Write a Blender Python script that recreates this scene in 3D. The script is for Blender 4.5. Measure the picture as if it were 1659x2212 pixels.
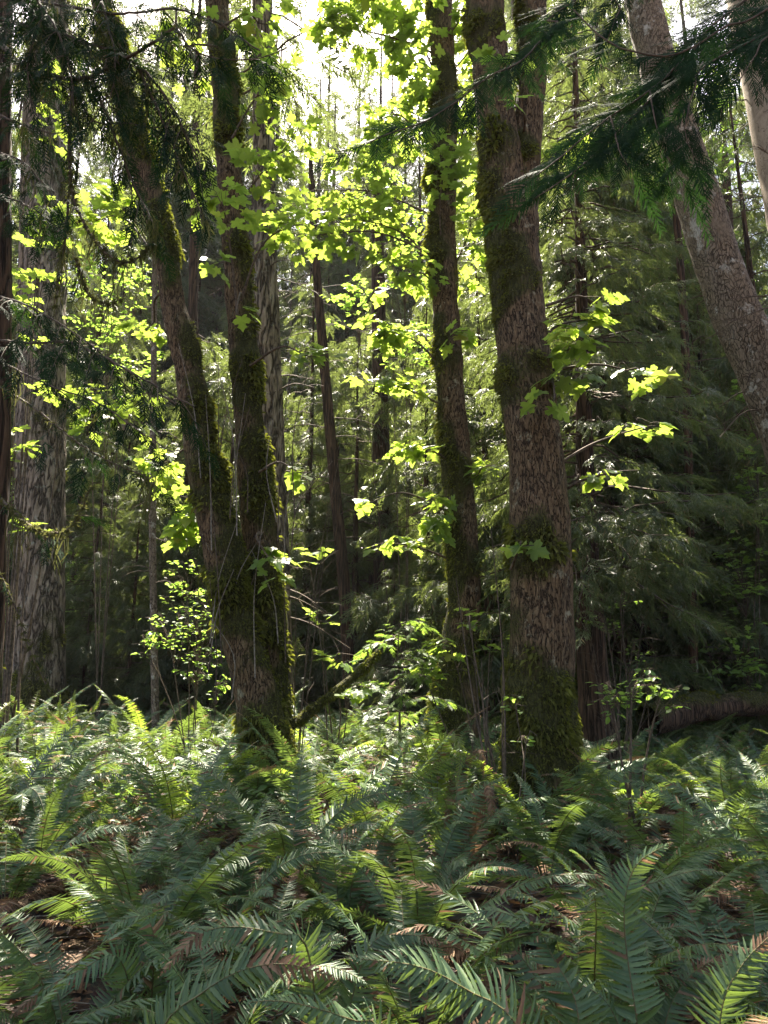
import bpy, math, random
import numpy as np
from mathutils import Vector, noise as mnoise

for o in list(bpy.data.objects):
    bpy.data.objects.remove(o)
SC = bpy.context.scene
COL = SC.collection
R = math.radians

# ------------------------------------------------------------------ camera, sky, sun, exposure
CAM_Z, PITCH, FPX = 1.5, R(13.2), 1598.0          # FPX: focal length in pixels of a 1659 x 2212 picture
cam_d = bpy.data.cameras.new("camera")
cam_d.sensor_fit = 'VERTICAL'
cam_d.sensor_height = 36.0
cam_d.lens = 26.0
cam_d.clip_start, cam_d.clip_end = 0.05, 2000.0
cam_d.dof.use_dof = False
cam = bpy.data.objects.new("camera", cam_d)
cam.location = (0, 0, CAM_Z)
cam.rotation_euler = (R(90) + PITCH, 0, 0)
COL.objects.link(cam)
SC.camera = cam

SUN_EL, SUN_AZ = R(60), R(-9)                       # azimuth from +Y towards +X
world = bpy.data.worlds.new("World")
SC.world = world
world.use_nodes = True
wn = world.node_tree
sky = wn.nodes.new('ShaderNodeTexSky')
sky.sky_type = 'NISHITA'
sky.sun_disc = False
sky.sun_elevation = SUN_EL
sky.sun_rotation = SUN_AZ
sky.dust_density = 4.0
sky.ozone_density = 0.4
wn.links.new(sky.outputs[0], wn.nodes['Background'].inputs[0])
wn.nodes['Background'].inputs[1].default_value = 0.06

sun_d = bpy.data.lights.new("sun", 'SUN')
sun_d.energy = 5.0
sun_d.angle = R(0.5)
sun_d.color = (1.0, 0.91, 0.76)
sun = bpy.data.objects.new("sun", sun_d)
sdir = Vector((math.sin(SUN_AZ) * math.cos(SUN_EL), math.cos(SUN_AZ) * math.cos(SUN_EL), math.sin(SUN_EL)))
sun.rotation_euler = sdir.to_track_quat('Z', 'Y').to_euler()
sun.location = (0, 0, 40)
COL.objects.link(sun)

SC.view_settings.view_transform = 'Standard'
SC.view_settings.look = 'None'
SC.view_settings.exposure = 2.75
SC.view_settings.gamma = 1.0
SC.render.engine = 'CYCLES'
cy = SC.cycles
cy.max_bounces = 8
cy.diffuse_bounces = 4
cy.glossy_bounces = 2
cy.transmission_bounces = 5
cy.transparent_max_bounces = 8
cy.use_denoising = True
cy.denoising_prefilter = 'ACCURATE'
cy.sample_clamp_indirect = 6.0
cy.caustics_reflective = False
cy.caustics_refractive = False
cy.use_adaptive_sampling = True
cy.adaptive_threshold = 0.01

# ------------------------------------------------------------------ helpers
RNG = np.random.default_rng(11)


def nrm(v):
    v = np.asarray(v, float)
    return v / np.maximum(np.linalg.norm(v, axis=-1, keepdims=True), 1e-9)


CP, SP = math.cos(PITCH), math.sin(PITCH)


def at(px, py, Y):
    """The point at world depth Y seen through a pixel of the 1659 x 2212 photograph."""
    dx, dy = (px - 829.5) / FPX, (1106 - py) / FPX
    d = np.array([dx, CP - dy * SP, SP + dy * CP])
    return np.array([0, 0, CAM_Z]) + d * (Y / d[1])


def depth_of(p):
    return p[1] * CP + (p[2] - CAM_Z) * SP


def ground(x, y):
    x = np.asarray(x, float)
    y = np.asarray(y, float)
    h = 0.07 * np.sin(x * 0.9 + 1.3) * np.sin(y * 0.7 + 0.4) + 0.05 * np.sin(x * 2.1 + y * 1.3) + 0.03 * np.sin(x * 3.7 - y * 2.9)
    k = np.clip((y - 2.8) / 3.7, 0, 1)
    h = h + 0.25 * k * k * (3 - 2 * k) + 0.022 * np.clip(y - 7, 0, 40) + 0.02 * np.clip(-x, 0, 10) * np.clip((y - 6) / 6, 0, 1)
    return h


def spline(pts, n):
    """Catmull-Rom through pts, n evenly spread samples."""
    p = np.asarray(pts, float)
    if len(p) == 2:
        t = np.linspace(0, 1, n)[:, None]
        return p[0] * (1 - t) + p[1] * t
    q = np.vstack([2 * p[0] - p[1], p, 2 * p[-1] - p[-2]])
    out = []
    m = 12
    for i in range(1, len(q) - 2):
        t = np.linspace(0, 1, m, endpoint=False)[:, None]
        a, b, c, d = q[i - 1], q[i], q[i + 1], q[i + 2]
        out.append(0.5 * (2 * b + (c - a) * t + (2 * a - 5 * b + 4 * c - d) * t ** 2 + (3 * b - a - 3 * c + d) * t ** 3))
    out = np.vstack(out + [p[-1:]])
    s = np.concatenate([[0], np.cumsum(np.linalg.norm(np.diff(out, axis=0)[:, :3], axis=1))])
    u = np.linspace(0, s[-1], n)
    return np.stack([np.interp(u, s, out[:, k]) for k in range(out.shape[1])], 1)


def frames(P):
    T = np.gradient(P, axis=0)
    T = nrm(T)
    ref = np.array([0.0, 1.0, 0.0]) if abs(T[len(T) // 2][1]) < 0.9 else np.array([1.0, 0, 0])
    A = nrm(np.cross(T, ref))
    B = np.cross(T, A)
    return T, A, B


def tube(P, rad, sides=6, cap=True):
    """Plain tapered tube: verts, quads."""
    P = np.asarray(P, float)
    rad = np.broadcast_to(np.asarray(rad, float), (len(P),))
    T, A, B = frames(P)
    th = np.linspace(0, 2 * np.pi, sides, endpoint=False)
    V = P[:, None, :] + rad[:, None, None] * (np.cos(th)[None, :, None] * A[:, None, :] + np.sin(th)[None, :, None] * B[:, None, :])
    V = V.reshape(-1, 3)
    i = np.arange(len(P) - 1)[:, None] * sides
    j = np.arange(sides)[None, :]
    k = (j + 1) % sides
    F = np.stack([i + j, i + k, i + sides + k, i + sides + j], -1).reshape(-1, 4)
    return V, F


class Mesh:
    """Collects (verts, faces, material index, smooth) and links them as ONE mesh object."""

    def __init__(self):
        self.V, self.F, self.n = [], [], 0
        self.A = []

    def add(self, V, F, mi=0, smooth=False, attr=None):
        V = np.asarray(V, float)
        if len(V) == 0:
            return self
        self.V.append(V)
        self.A.append(np.zeros(len(V)) if attr is None else attr)
        self.F.append((np.asarray(F, np.int64) + self.n, mi, smooth))
        self.n += len(V)
        return self

    def data(self, name, mats, origin=(0, 0, 0), attr=None):
        me = bpy.data.meshes.new(name)
        V = np.vstack(self.V) - np.asarray(origin)
        loops = np.concatenate([f.ravel() for f, _, _ in self.F])
        tot = np.concatenate([np.full(len(f), f.shape[1]) for f, _, _ in self.F])
        start = np.concatenate([[0], np.cumsum(tot)[:-1]])
        mi = np.concatenate([np.full(len(f), m) for f, m, _ in self.F])
        sm = np.concatenate([np.full(len(f), s) for f, _, s in self.F])
        me.vertices.add(len(V))
        me.vertices.foreach_set('co', V.astype(np.float32).ravel())
        me.loops.add(len(loops))
        me.loops.foreach_set('vertex_index', loops.astype(np.int32))
        me.polygons.add(len(tot))
        me.polygons.foreach_set('loop_start', start.astype(np.int32))
        me.polygons.foreach_set('loop_total', tot.astype(np.int32))
        me.polygons.foreach_set('material_index', mi.astype(np.int32))
        me.polygons.foreach_set('use_smooth', sm.astype(bool))
        if attr:
            a = me.attributes.new(attr, 'FLOAT', 'POINT')
            a.data.foreach_set('value', np.concatenate(self.A).astype(np.float32))
        for m in mats:
            me.materials.append(m)
        me.update(calc_edges=True)
        return me

    def obj(self, name, mats, parent=None, attr=None, offset=None):
        org = np.zeros(3) if parent is None else np.array(world_loc(parent))
        me = self.data(name, mats, org, attr)
        o = bpy.data.objects.new(name, me)
        COL.objects.link(o)
        if parent is not None:
            o.parent = parent
        return o


def world_loc(o):
    l = Vector((0, 0, 0))
    while o is not None:
        l = l + o.location
        o = o.parent
    return l


def tag(o, label=None, cat=None, group=None, kind=None):
    if label:
        o['label'] = label
    if cat:
        o['category'] = cat
    if group:
        o['group'] = group
    if kind:
        o['kind'] = kind
    return o


def thing(name, loc, label, cat, group=None):
    o = bpy.data.objects.new(name, None)
    o.empty_display_size = 0.2
    o.location = [float(c) for c in loc]
    COL.objects.link(o)
    return tag(o, label, cat, group)


def copy_tree(o, parent=None):
    c = o.copy()
    COL.objects.link(c)
    c.parent = parent
    for ch in list(o.children):
        copy_tree(ch, c)
    return c


def scatter(variants, pos, D, N, scale, rng):
    """Copies of small meshes (x across, y along, z out) at pos, along D, with face normal N; one array of verts and faces."""
    pos = np.asarray(pos, float)
    n = len(pos)
    Y = nrm(np.broadcast_to(D, (n, 3)))
    X = nrm(np.cross(Y, np.broadcast_to(N, (n, 3))))
    Z = np.cross(X, Y)
    s = np.broadcast_to(np.asarray(scale, float), (n,))
    pick = rng.integers(0, len(variants), n)
    VV, FF, base = [], [], 0
    for k, (v, f) in enumerate(variants):
        m = np.where(pick == k)[0]
        if len(m) == 0:
            continue
        out = pos[m][:, None, :] + s[m][:, None, None] * (v[None, :, 0:1] * X[m][:, None, :] + v[None, :, 1:2] * Y[m][:, None, :] + v[None, :, 2:3] * Z[m][:, None, :])
        ff = f[None] + (np.arange(len(m)) * len(v))[:, None, None] + base
        VV.append(out.reshape(-1, 3))
        FF.append(ff.reshape(-1, f.shape[1]))
        base += len(m) * len(v)
    return np.vstack(VV), np.vstack(FF)


# ------------------------------------------------------------------ materials
def new_mat(name):
    m = bpy.data.materials.new(name)
    m.use_nodes = True
    nt = m.node_tree
    for n in list(nt.nodes):
        nt.nodes.remove(n)
    out = nt.nodes.new('ShaderNodeOutputMaterial')
    return m, nt, out


def ramp(nt, fac, stops):
    r = nt.nodes.new('ShaderNodeValToRGB')
    el = r.color_ramp.elements
    while len(el) < len(stops):
        el.new(0.5)
    for e, (p, c) in zip(el, stops):
        e.position = p
        e.color = (c[0], c[1], c[2], 1) if not isinstance(c, (int, float)) else (c, c, c, 1)
    nt.links.new(fac, r.inputs[0])
    return r.outputs[0]


def leaf_mat(name, stops, trans, tfac=0.45, rough=0.45, spec=0.5, patch=0.0):
    """A leaf: glossy diffuse face plus light through it; every leaf its own shade."""
    m, nt, out = new_mat(name)
    g = nt.nodes.new('ShaderNodeNewGeometry')
    oi = nt.nodes.new('ShaderNodeObjectInfo')
    c = ramp(nt, g.outputs['Random Per Island'], stops)
    hsv = nt.nodes.new('ShaderNodeHueSaturation')
    mr = nt.nodes.new('ShaderNodeMapRange')
    mr.inputs[3].default_value = 0.75
    mr.inputs[4].default_value = 1.25
    nt.links.new(oi.outputs['Random'], mr.inputs[0])
    nt.links.new(mr.outputs[0], hsv.inputs['Value'])
    nt.links.new(c, hsv.inputs['Color'])
    b = nt.nodes.new('ShaderNodeBsdfPrincipled')
    b.inputs['Roughness'].default_value = rough
    b.inputs['Specular IOR Level'].default_value = spec
    nt.links.new(hsv.outputs[0], b.inputs['Base Color'])
    t = nt.nodes.new('ShaderNodeBsdfTranslucent')
    mixc = nt.nodes.new('ShaderNodeMixRGB')
    mixc.blend_type = 'MULTIPLY'
    mixc.inputs[0].default_value = 0.35
    mixc.inputs[1].default_value = (*trans, 1)
    nt.links.new(ramp(nt, g.outputs['Random Per Island'], [(0, (0.45, 0.6, 0.4)), (1, (1, 1, 1))]), mixc.inputs[2])
    nt.links.new(mixc.outputs[0], t.inputs[0])
    mx = nt.nodes.new('ShaderNodeMixShader')
    mx.inputs[0].default_value = tfac
    nt.links.new(b.outputs[0], mx.inputs[1])
    nt.links.new(t.outputs[0], mx.inputs[2])
    nt.links.new(mx.outputs[0], out.inputs[0])
    return m


def bark_mat(name, dark, mid, light, zs=0.22, scale=14.0, crack=0.12, bump=0.6, lichen=None, lich_amt=0.55, moss=True, kind='furrow', bdist=0.03):
    m, nt, out = new_mat(name)
    L = nt.links.new
    tc = nt.nodes.new('ShaderNodeTexCoord')
    mp = nt.nodes.new('ShaderNodeMapping')
    mp.inputs['Scale'].default_value = (1, 1, zs)
    L(tc.outputs['Object'], mp.inputs[0])
    warp = nt.nodes.new('ShaderNodeTexNoise')
    warp.inputs['Scale'].default_value = scale * 0.5
    warp.inputs['Detail'].default_value = 3
    L(mp.outputs[0], warp.inputs['Vector'])
    vm = nt.nodes.new('ShaderNodeVectorMath')
    vm.operation = 'MULTIPLY_ADD'
    vm.inputs[1].default_value = (0.12, 0.12, 0.12)
    L(warp.outputs['Color'], vm.inputs[0])
    L(mp.outputs[0], vm.inputs[2])
    if kind == 'plates':
        vor = nt.nodes.new('ShaderNodeTexVoronoi')
        vor.feature = 'DISTANCE_TO_EDGE'
        vor.inputs['Scale'].default_value = scale
        vm.inputs[1].default_value = (0.22, 0.22, 0.22)
        warp.inputs['Scale'].default_value = scale * 0.22
        warp.inputs['Detail'].default_value = 5
        L(vm.outputs[0], vor.inputs['Vector'])
        c0 = ramp(nt, vor.outputs['Distance'], [(0.0, 0.0), (crack, 1.0)])
        nb_ = nt.nodes.new('ShaderNodeTexNoise')
        nb_.inputs['Scale'].default_value = 3.5
        nb_.inputs['Detail'].default_value = 6
        L(tc.outputs['Object'], nb_.inputs['Vector'])
        mxk = nt.nodes.new('ShaderNodeMixRGB')                     # some stretches nearly smooth, others deeply cracked
        L(ramp(nt, nb_.outputs['Fac'], [(0.45, 0.0), (0.70, 0.8)]), mxk.inputs[0])
        L(c0, mxk.inputs[1])
        mxk.inputs[2].default_value = (1, 1, 1, 1)
        crk = mxk.outputs[0]
    else:                                            # long branching fissures between ridges
        fis = nt.nodes.new('ShaderNodeTexNoise')
        fis.inputs['Scale'].default_value = scale
        fis.inputs['Detail'].default_value = 3
        fis.inputs['Roughness'].default_value = 0.55
        fis.inputs['Distortion'].default_value = 0.4
        L(mp.outputs[0], fis.inputs['Vector'])
        sb = nt.nodes.new('ShaderNodeMath')
        sb.operation = 'SUBTRACT'
        sb.inputs[1].default_value = 0.5
        L(fis.outputs['Fac'], sb.inputs[0])
        ab = nt.nodes.new('ShaderNodeMath')
        ab.operation = 'ABSOLUTE'
        L(sb.outputs[0], ab.inputs[0])
        crk = ramp(nt, ab.outputs[0], [(0.0, 0.0), (crack, 1.0)])
    n1 = nt.nodes.new('ShaderNodeTexNoise')
    n1.inputs['Scale'].default_value = scale * 1.6
    n1.inputs['Detail'].default_value = 6
    n1.inputs['Roughness'].default_value = 0.7
    L(mp.outputs[0], n1.inputs['Vector'])
    colr = ramp(nt, n1.outputs['Fac'], [(0.25, dark), (0.5, mid), (0.75, light)])
    mxc = nt.nodes.new('ShaderNodeMixRGB')
    mxc.inputs[1].default_value = (dark[0] * 0.5, dark[1] * 0.5, dark[2] * 0.5, 1)
    L(crk, mxc.inputs[0])
    L(colr, mxc.inputs[2])
    col = mxc.outputs[0]
    if lichen:
        n2 = nt.nodes.new('ShaderNodeTexNoise')
        n2.inputs['Scale'].default_value = 5.0
        n2.inputs['Detail'].default_value = 8
        n2.inputs['Roughness'].default_value = 0.75
        L(tc.outputs['Object'], n2.inputs['Vector'])
        f = ramp(nt, n2.outputs['Fac'], [(lich_amt, 0.0), (lich_amt + 0.06, 0.8)])
        ml = nt.nodes.new('ShaderNodeMixRGB')
        ml.inputs[2].default_value = (*lichen, 1)
        L(f, ml.inputs[0])
        L(col, ml.inputs[1])
        col = ml.outputs[0]
    hgt = nt.nodes.new('ShaderNodeMath')
    hgt.operation = 'MULTIPLY_ADD'
    hgt.inputs[1].default_value = 0.6
    L(n1.outputs['Fac'], hgt.inputs[0])
    L(crk, hgt.inputs[2])
    height = hgt.outputs[0]
    if moss:
        at_ = nt.nodes.new('ShaderNodeAttribute')
        at_.attribute_name = 'moss'
        n3 = nt.nodes.new('ShaderNodeTexNoise')
        n3.inputs['Scale'].default_value = 60
        n3.inputs['Detail'].default_value = 4
        L(tc.outputs['Object'], n3.inputs['Vector'])
        add = nt.nodes.new('ShaderNodeMath')
        add.operation = 'MULTIPLY_ADD'
        add.inputs[1].default_value = 0.5
        L(n3.outputs['Fac'], add.inputs[0])
        L(at_.outputs['Fac'], add.inputs[2])
        f = ramp(nt, add.outputs[0], [(0.58, 0.0), (0.80, 1.0)])
        mc = ramp(nt, n3.outputs['Fac'], [(0.3, (0.022, 0.020, 0.007)), (0.55, (0.055, 0.054, 0.013)), (0.75, (0.10, 0.095, 0.022))])
        mm = nt.nodes.new('ShaderNodeMixRGB')
        L(f, mm.inputs[0])
        L(col, mm.inputs[1])
        L(mc, mm.inputs[2])
        col = mm.outputs[0]
    b = nt.nodes.new('ShaderNodeBsdfPrincipled')
    b.inputs['Roughness'].default_value = 0.9
    b.inputs['Specular IOR Level'].default_value = 0.2
    L(col, b.inputs['Base Color'])
    bp = nt.nodes.new('ShaderNodeBump')
    bp.inputs['Strength'].default_value = bump
    bp.inputs['Distance'].default_value = bdist
    L(height, bp.inputs['Height'])
    L(bp.outputs[0], b.inputs['Normal'])
    L(b.outputs[0], out.inputs[0])
    return m


def plain_mat(name, a, b_, scale=30, rough=0.85, spec=0.25):
    m, nt, out = new_mat(name)
    tc = nt.nodes.new('ShaderNodeTexCoord')
    n = nt.nodes.new('ShaderNodeTexNoise')
    n.inputs['Scale'].default_value = scale
    n.inputs['Detail'].default_value = 4
    nt.links.new(tc.outputs['Object'], n.inputs['Vector'])
    b = nt.nodes.new('ShaderNodeBsdfPrincipled')
    b.inputs['Roughness'].default_value = rough
    b.inputs['Specular IOR Level'].default_value = spec
    nt.links.new(ramp(nt, n.outputs['Fac'], [(0.35, a), (0.65, b_)]), b.inputs['Base Color'])
    nt.links.new(b.outputs[0], out.inputs[0])
    return m


M = {}
M['maple_bark'] = bark_mat('maple_bark', (0.034, 0.020, 0.010), (0.130, 0.084, 0.044), (0.26, 0.185, 0.105), zs=0.26, scale=30, crack=0.05, bump=1.0, lichen=(0.30, 0.28, 0.19), lich_amt=0.585, bdist=0.03)
M['fir_bark'] = bark_mat('fir_bark', (0.08, 0.06, 0.042), (0.26, 0.205, 0.15), (0.42, 0.355, 0.275), zs=0.20, scale=10, crack=0.075, bump=1.0, lichen=(0.33, 0.33, 0.26), lich_amt=0.58, bdist=0.08)
M['pale_bark'] = bark_mat('pale_bark', (0.085, 0.062, 0.043), (0.205, 0.158, 0.112), (0.31, 0.25, 0.185), zs=0.45, scale=27, crack=0.10, bump=1.0, lichen=(0.48, 0.46, 0.40), lich_amt=0.565, bdist=0.03, kind='plates')
M['smooth_bark'] = bark_mat('smooth_bark', (0.16, 0.12, 0.085), (0.27, 0.21, 0.15), (0.35, 0.28, 0.205), zs=0.7, scale=9, crack=0.015, bump=0.35, lichen=(0.46, 0.42, 0.34), lich_amt=0.66, bdist=0.01)
M['cedar_bark'] = bark_mat('cedar_bark', (0.024, 0.014, 0.008), (0.080, 0.046, 0.027), (0.16, 0.10, 0.062), zs=0.06, scale=16, crack=0.08, bump=0.8, bdist=0.03)
M['wood'] = plain_mat('twig_wood', (0.045, 0.032, 0.022), (0.13, 0.095, 0.065))
M['grey_twig'] = plain_mat('grey_twig', (0.10, 0.085, 0.065), (0.26, 0.22, 0.17))
M['moss'] = leaf_mat('moss', [(0, (0.038, 0.037, 0.010)), (0.5, (0.078, 0.080, 0.017)), (1, (0.15, 0.15, 0.03))], (0.28, 0.30, 0.035), 0.3, 0.8, 0.15)
M['lichen'] = leaf_mat('hanging_moss', [(0, (0.035, 0.036, 0.012)), (1, (0.11, 0.11, 0.035))], (0.16, 0.16, 0.05), 0.35, 0.8, 0.15)
M['maple_leaf'] = leaf_mat('maple_leaf', [(0, (0.030, 0.080, 0.014)), (0.4, (0.055, 0.12, 0.02)), (0.9, (0.10, 0.16, 0.028)), (1.0, (0.24, 0.18, 0.03))], (0.42, 0.55, 0.075), 0.52, 0.45, 0.4)
M['small_leaf'] = leaf_mat('small_leaf', [(0, (0.05, 0.105, 0.022)), (0.6, (0.08, 0.15, 0.03)), (1, (0.13, 0.19, 0.04))], (0.42, 0.62, 0.09), 0.5, 0.42, 0.45)
M['conifer'] = leaf_mat('conifer_needles', [(0, (0.022, 0.034, 0.014)), (0.5, (0.038, 0.060, 0.023)), (0.88, (0.066, 0.088, 0.034)), (1, (0.17, 0.09, 0.045))], (0.25, 0.31, 0.075), 0.38, 0.45, 0.4)
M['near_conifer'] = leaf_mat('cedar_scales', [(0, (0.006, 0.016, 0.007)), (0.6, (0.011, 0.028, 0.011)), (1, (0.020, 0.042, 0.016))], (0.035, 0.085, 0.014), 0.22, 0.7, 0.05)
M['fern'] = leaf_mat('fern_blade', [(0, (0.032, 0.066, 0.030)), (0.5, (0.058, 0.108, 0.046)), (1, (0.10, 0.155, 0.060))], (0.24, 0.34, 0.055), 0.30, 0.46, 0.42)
M['fern_yellow'] = leaf_mat('fern_blade_yellow', [(0, (0.09, 0.13, 0.025)), (1, (0.15, 0.17, 0.035))], (0.42, 0.55, 0.06), 0.45, 0.4, 0.4)  # yellowing fronds, and blades with backlight put into their colour
M['fern_dead'] = leaf_mat('fern_blade_dead', [(0, (0.085, 0.045, 0.026)), (0.6, (0.19, 0.11, 0.065)), (1, (0.31, 0.21, 0.13))], (0.28, 0.16, 0.08), 0.35, 0.7, 0.2)
M['rachis'] = plain_mat('fern_stalk', (0.07, 0.075, 0.025), (0.13, 0.10, 0.04), 20, 0.55)
M['litter_leaf'] = leaf_mat('litter_leaf', [(0, (0.04, 0.022, 0.013)), (0.5, (0.085, 0.043, 0.024)), (0.85, (0.15, 0.08, 0.042)), (1, (0.22, 0.14, 0.08))], (0.30, 0.15, 0.06), 0.25, 0.65, 0.3)
M['ground_leaf'] = leaf_mat('ground_leaf', [(0, (0.030, 0.075, 0.018)), (0.6, (0.05, 0.11, 0.025)), (1, (0.09, 0.15, 0.035))], (0.25, 0.42, 0.05), 0.4, 0.4, 0.5)
M['dry_twig_leaf'] = leaf_mat('dry_leaf', [(0, (0.16, 0.06, 0.03)), (1, (0.32, 0.15, 0.07))], (0.45, 0.18, 0.07), 0.4, 0.7, 0.2)


def soil_mat():
    m, nt, out = new_mat('forest_soil')
    L = nt.links.new
    tc = nt.nodes.new('ShaderNodeTexCoord')
    n = nt.nodes.new('ShaderNodeTexNoise')
    n.inputs['Scale'].default_value = 18
    n.inputs['Detail'].default_value = 8
    n.inputs['Roughness'].default_value = 0.75
    L(tc.outputs['Object'], n.inputs['Vector'])
    v = nt.nodes.new('ShaderNodeTexVoronoi')
    v.inputs['Scale'].default_value = 22
    L(tc.outputs['Object'], v.inputs['Vector'])
    b = nt.nodes.new('ShaderNodeBsdfPrincipled')
    b.inputs['Roughness'].default_value = 0.9
    c1 = ramp(nt, n.outputs['Fac'], [(0.3, (0.022, 0.014, 0.009)), (0.5, (0.06, 0.036, 0.022)), (0.7, (0.13, 0.082, 0.05))])
    mx = nt.nodes.new('ShaderNodeMixRGB')
    mx.blend_type = 'MULTIPLY'
    mx.inputs[0].default_value = 0.5
    L(c1, mx.inputs[1])
    L(v.outputs['Color'], mx.inputs[2])
    L(mx.outputs[0], b.inputs['Base Color'])
    bp = nt.nodes.new('ShaderNodeBump')
    bp.inputs['Distance'].default_value = 0.03
    L(n.outputs['Fac'], bp.inputs['Height'])
    L(bp.outputs[0], b.inputs['Normal'])
    L(b.outputs[0], out.inputs[0])
    return m


M['soil'] = soil_mat()

# ------------------------------------------------------------------ ground
gx = np.concatenate([-np.geomspace(400, 14, 14), np.linspace(-13.5, 13.5, 109), np.geomspace(14, 400, 14)])
gy = np.concatenate([-np.geomspace(400, 6, 12), np.linspace(-5, 26, 125), np.geomspace(27, 500, 24)])
GX, GY = np.meshgrid(gx, gy)
GZ = ground(GX, GY)
nx, ny = len(gx), len(gy)
ii = (np.arange(ny - 1)[:, None] * nx + np.arange(nx - 1)[None, :]).ravel()
gm = Mesh().add(np.stack([GX.ravel(), GY.ravel(), GZ.ravel()], 1), np.stack([ii, ii + 1, ii + nx + 1, ii + nx], 1), 0, True)
tag(gm.obj('ground', [M['soil']]), kind='structure', label='brown leaf-littered forest floor under the ferns')


# ------------------------------------------------------------------ leaf shapes
def maple_shape(seed):
    r = np.random.default_rng(seed)
    half = np.array([(0.05, -0.03), (0.17, -0.13), (0.35, -0.12), (0.31, -0.02), (0.28, 0.07), (0.42, 0.13), (0.51, 0.14), (0.60, 0.34), (0.49, 0.38), (0.43, 0.49),
                     (0.23, 0.43), (0.22, 0.60), (0.30, 0.68), (0.16, 0.79)])
    half = half + r.normal(0, 0.018, half.shape)
    left = half[::-1] * [-1, 1] + r.normal(0, 0.012, half.shape)
    o = np.vstack([[(0, 0.02)], half, [(0, 1.0)], left])
    c = np.array([[0, 0.28]])
    P = np.vstack([c, o])
    z = -0.22 * (P[:, 0] ** 2) - 0.16 * (P[:, 1] - 0.3) ** 2 + 0.10 * np.abs(P[:, 0]) + r.normal(0, 0.015, len(P))
    V = np.column_stack([P, z])
    V = np.column_stack([V[:, 0], V[:, 1], V[:, 2]])
    n = len(o)
    k = np.arange(n)
    F = np.stack([np.zeros(n, int), 1 + k, 1 + (k + 1) % n], 1)
    return V, F


MAPLE = [maple_shape(s) for s in range(5)]


def oval_shape(w, bend, fold):
    V = np.array([(0, 0, 0), (w * 0.8, 0.3, fold), (w, 0.55, fold * 1.1 - bend * 0.3), (w * 0.6, 0.85, fold * 0.7 - bend * 0.7), (0, 1.0, -bend), (-w * 0.6, 0.85, fold * 0.7 - bend * 0.7),
                  (-w, 0.55, fold * 1.1 - bend * 0.3), (-w * 0.8, 0.3, fold), (0, 0.5, -bend * 0.25)])
    k = np.arange(8)
    return V, np.stack([np.full(8, 8), k, (k + 1) % 8], 1)


OVAL = [oval_shape(0.32, 0.1, 0.06), oval_shape(0.27, 0.18, 0.1), oval_shape(0.36, 0.05, 0.03)]


def far_spray(seed):
    """A drooping flat spray of conifer foliage for trees some way off: leaflets either side of an axis."""
    r = np.random.default_rng(seed)
    V, F = [], []

    def blade(b, d, L, w):
        b, d = np.array(b, float), nrm(np.array(d, float))
        s = nrm(np.cross(d, [0, 0, 1])) * w
        k = len(V)
        mid = b + d * L * 0.45 + np.array([0, 0, -0.03 * L])
        tip = b + d * L + np.array([0, 0, -0.22 * L])
        V.extend([b, mid + s, tip, mid - s])
        F.append((k, k + 1, k + 2, k + 3))
    for i in range(10):
        t = 0.04 + 0.90 * i / 9
        base = (r.normal(0, .012), t * 0.95, -0.18 * t * t)
        for sg in (-1, 1):
            a = R(42 + r.normal(0, 10))
            L = (0.44 - 0.30 * t) * r.uniform(0.7, 1.2)
            d = (sg * math.sin(a), math.cos(a), -0.10 + r.normal(0, .16))
            blade(base, d, L, 0.021)
            if i % 2 == 0 and L > 0.22:
                a2 = a - R(38)
                q = np.array(base) + nrm(np.array(d)) * L * 0.4
                blade(q, (sg * math.sin(a2), math.cos(a2), -0.1 + r.normal(0, .12)), L * 0.55, 0.018)
    blade((0, 0.85, -0.15), (r.normal(0, .1), 1, -0.25), 0.28, 0.03)
    blade((0, 0.0, 0), (0, 1, -0.1), 0.98, 0.018)
    return np.array(V), np.array(F)


FSPRAY = [far_spray(s) for s in range(6)]


def near_spray(seed):
    """A close-up flat spray: an axis with long narrow scale-leaved fingers, toothed along both edges."""
    r = np.random.default_rng(100 + seed)
    V, F = [], []

    def finger(b, d, L, w, nt):
        b, d = np.array(b, float), nrm(np.array(d, float))
        s = nrm(np.cross(d, [0, 0, 1]))
        k = len(V)
        m = nt * 2 + 1
        for i in range(m):
            t = i / (m - 1)
            ww = w * (1.0 if i % 2 else 0.55) * (1 - 0.75 * t ** 3)
            c = b + d * L * t + np.array([0, 0, -0.16 * L * t * t])
            fwd = d * (0.35 * w if i % 2 else 0)
            V.extend([c + s * ww + fwd, c - s * ww + fwd])
        for i in range(m - 1):
            a = k + 2 * i
            F.append((a, a + 1, a + 3, a + 2))
    n = 9
    for i in range(n):
        t = 0.04 + 0.88 * i / (n - 1)
        for sg in (-1, 1):
            tt = t + (0.04 if sg > 0 else 0)
            a = R(40 + r.normal(0, 7))
            L = (0.44 - 0.30 * t) * r.uniform(0.8, 1.2)
            base = (0.02 * math.sin(5 * tt), tt, -0.14 * tt * tt)
            d = (sg * math.sin(a), math.cos(a), r.normal(-.05, .10))
            finger(base, d, L, 0.022, 5)
            if L > 0.24:
                q = np.array(base) + nrm(np.array(d)) * L * 0.45
                a2 = a - R(34)
                finger(q, (sg * math.sin(a2), math.cos(a2), r.normal(-.05, .08)), L * 0.5, 0.019, 3)
    finger((0, 0, 0), (0, 1, -0.07), 1.08, 0.018, 14)
    return np.array(V), np.array(F)


NSPRAY = [near_spray(s) for s in range(6)]


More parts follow.
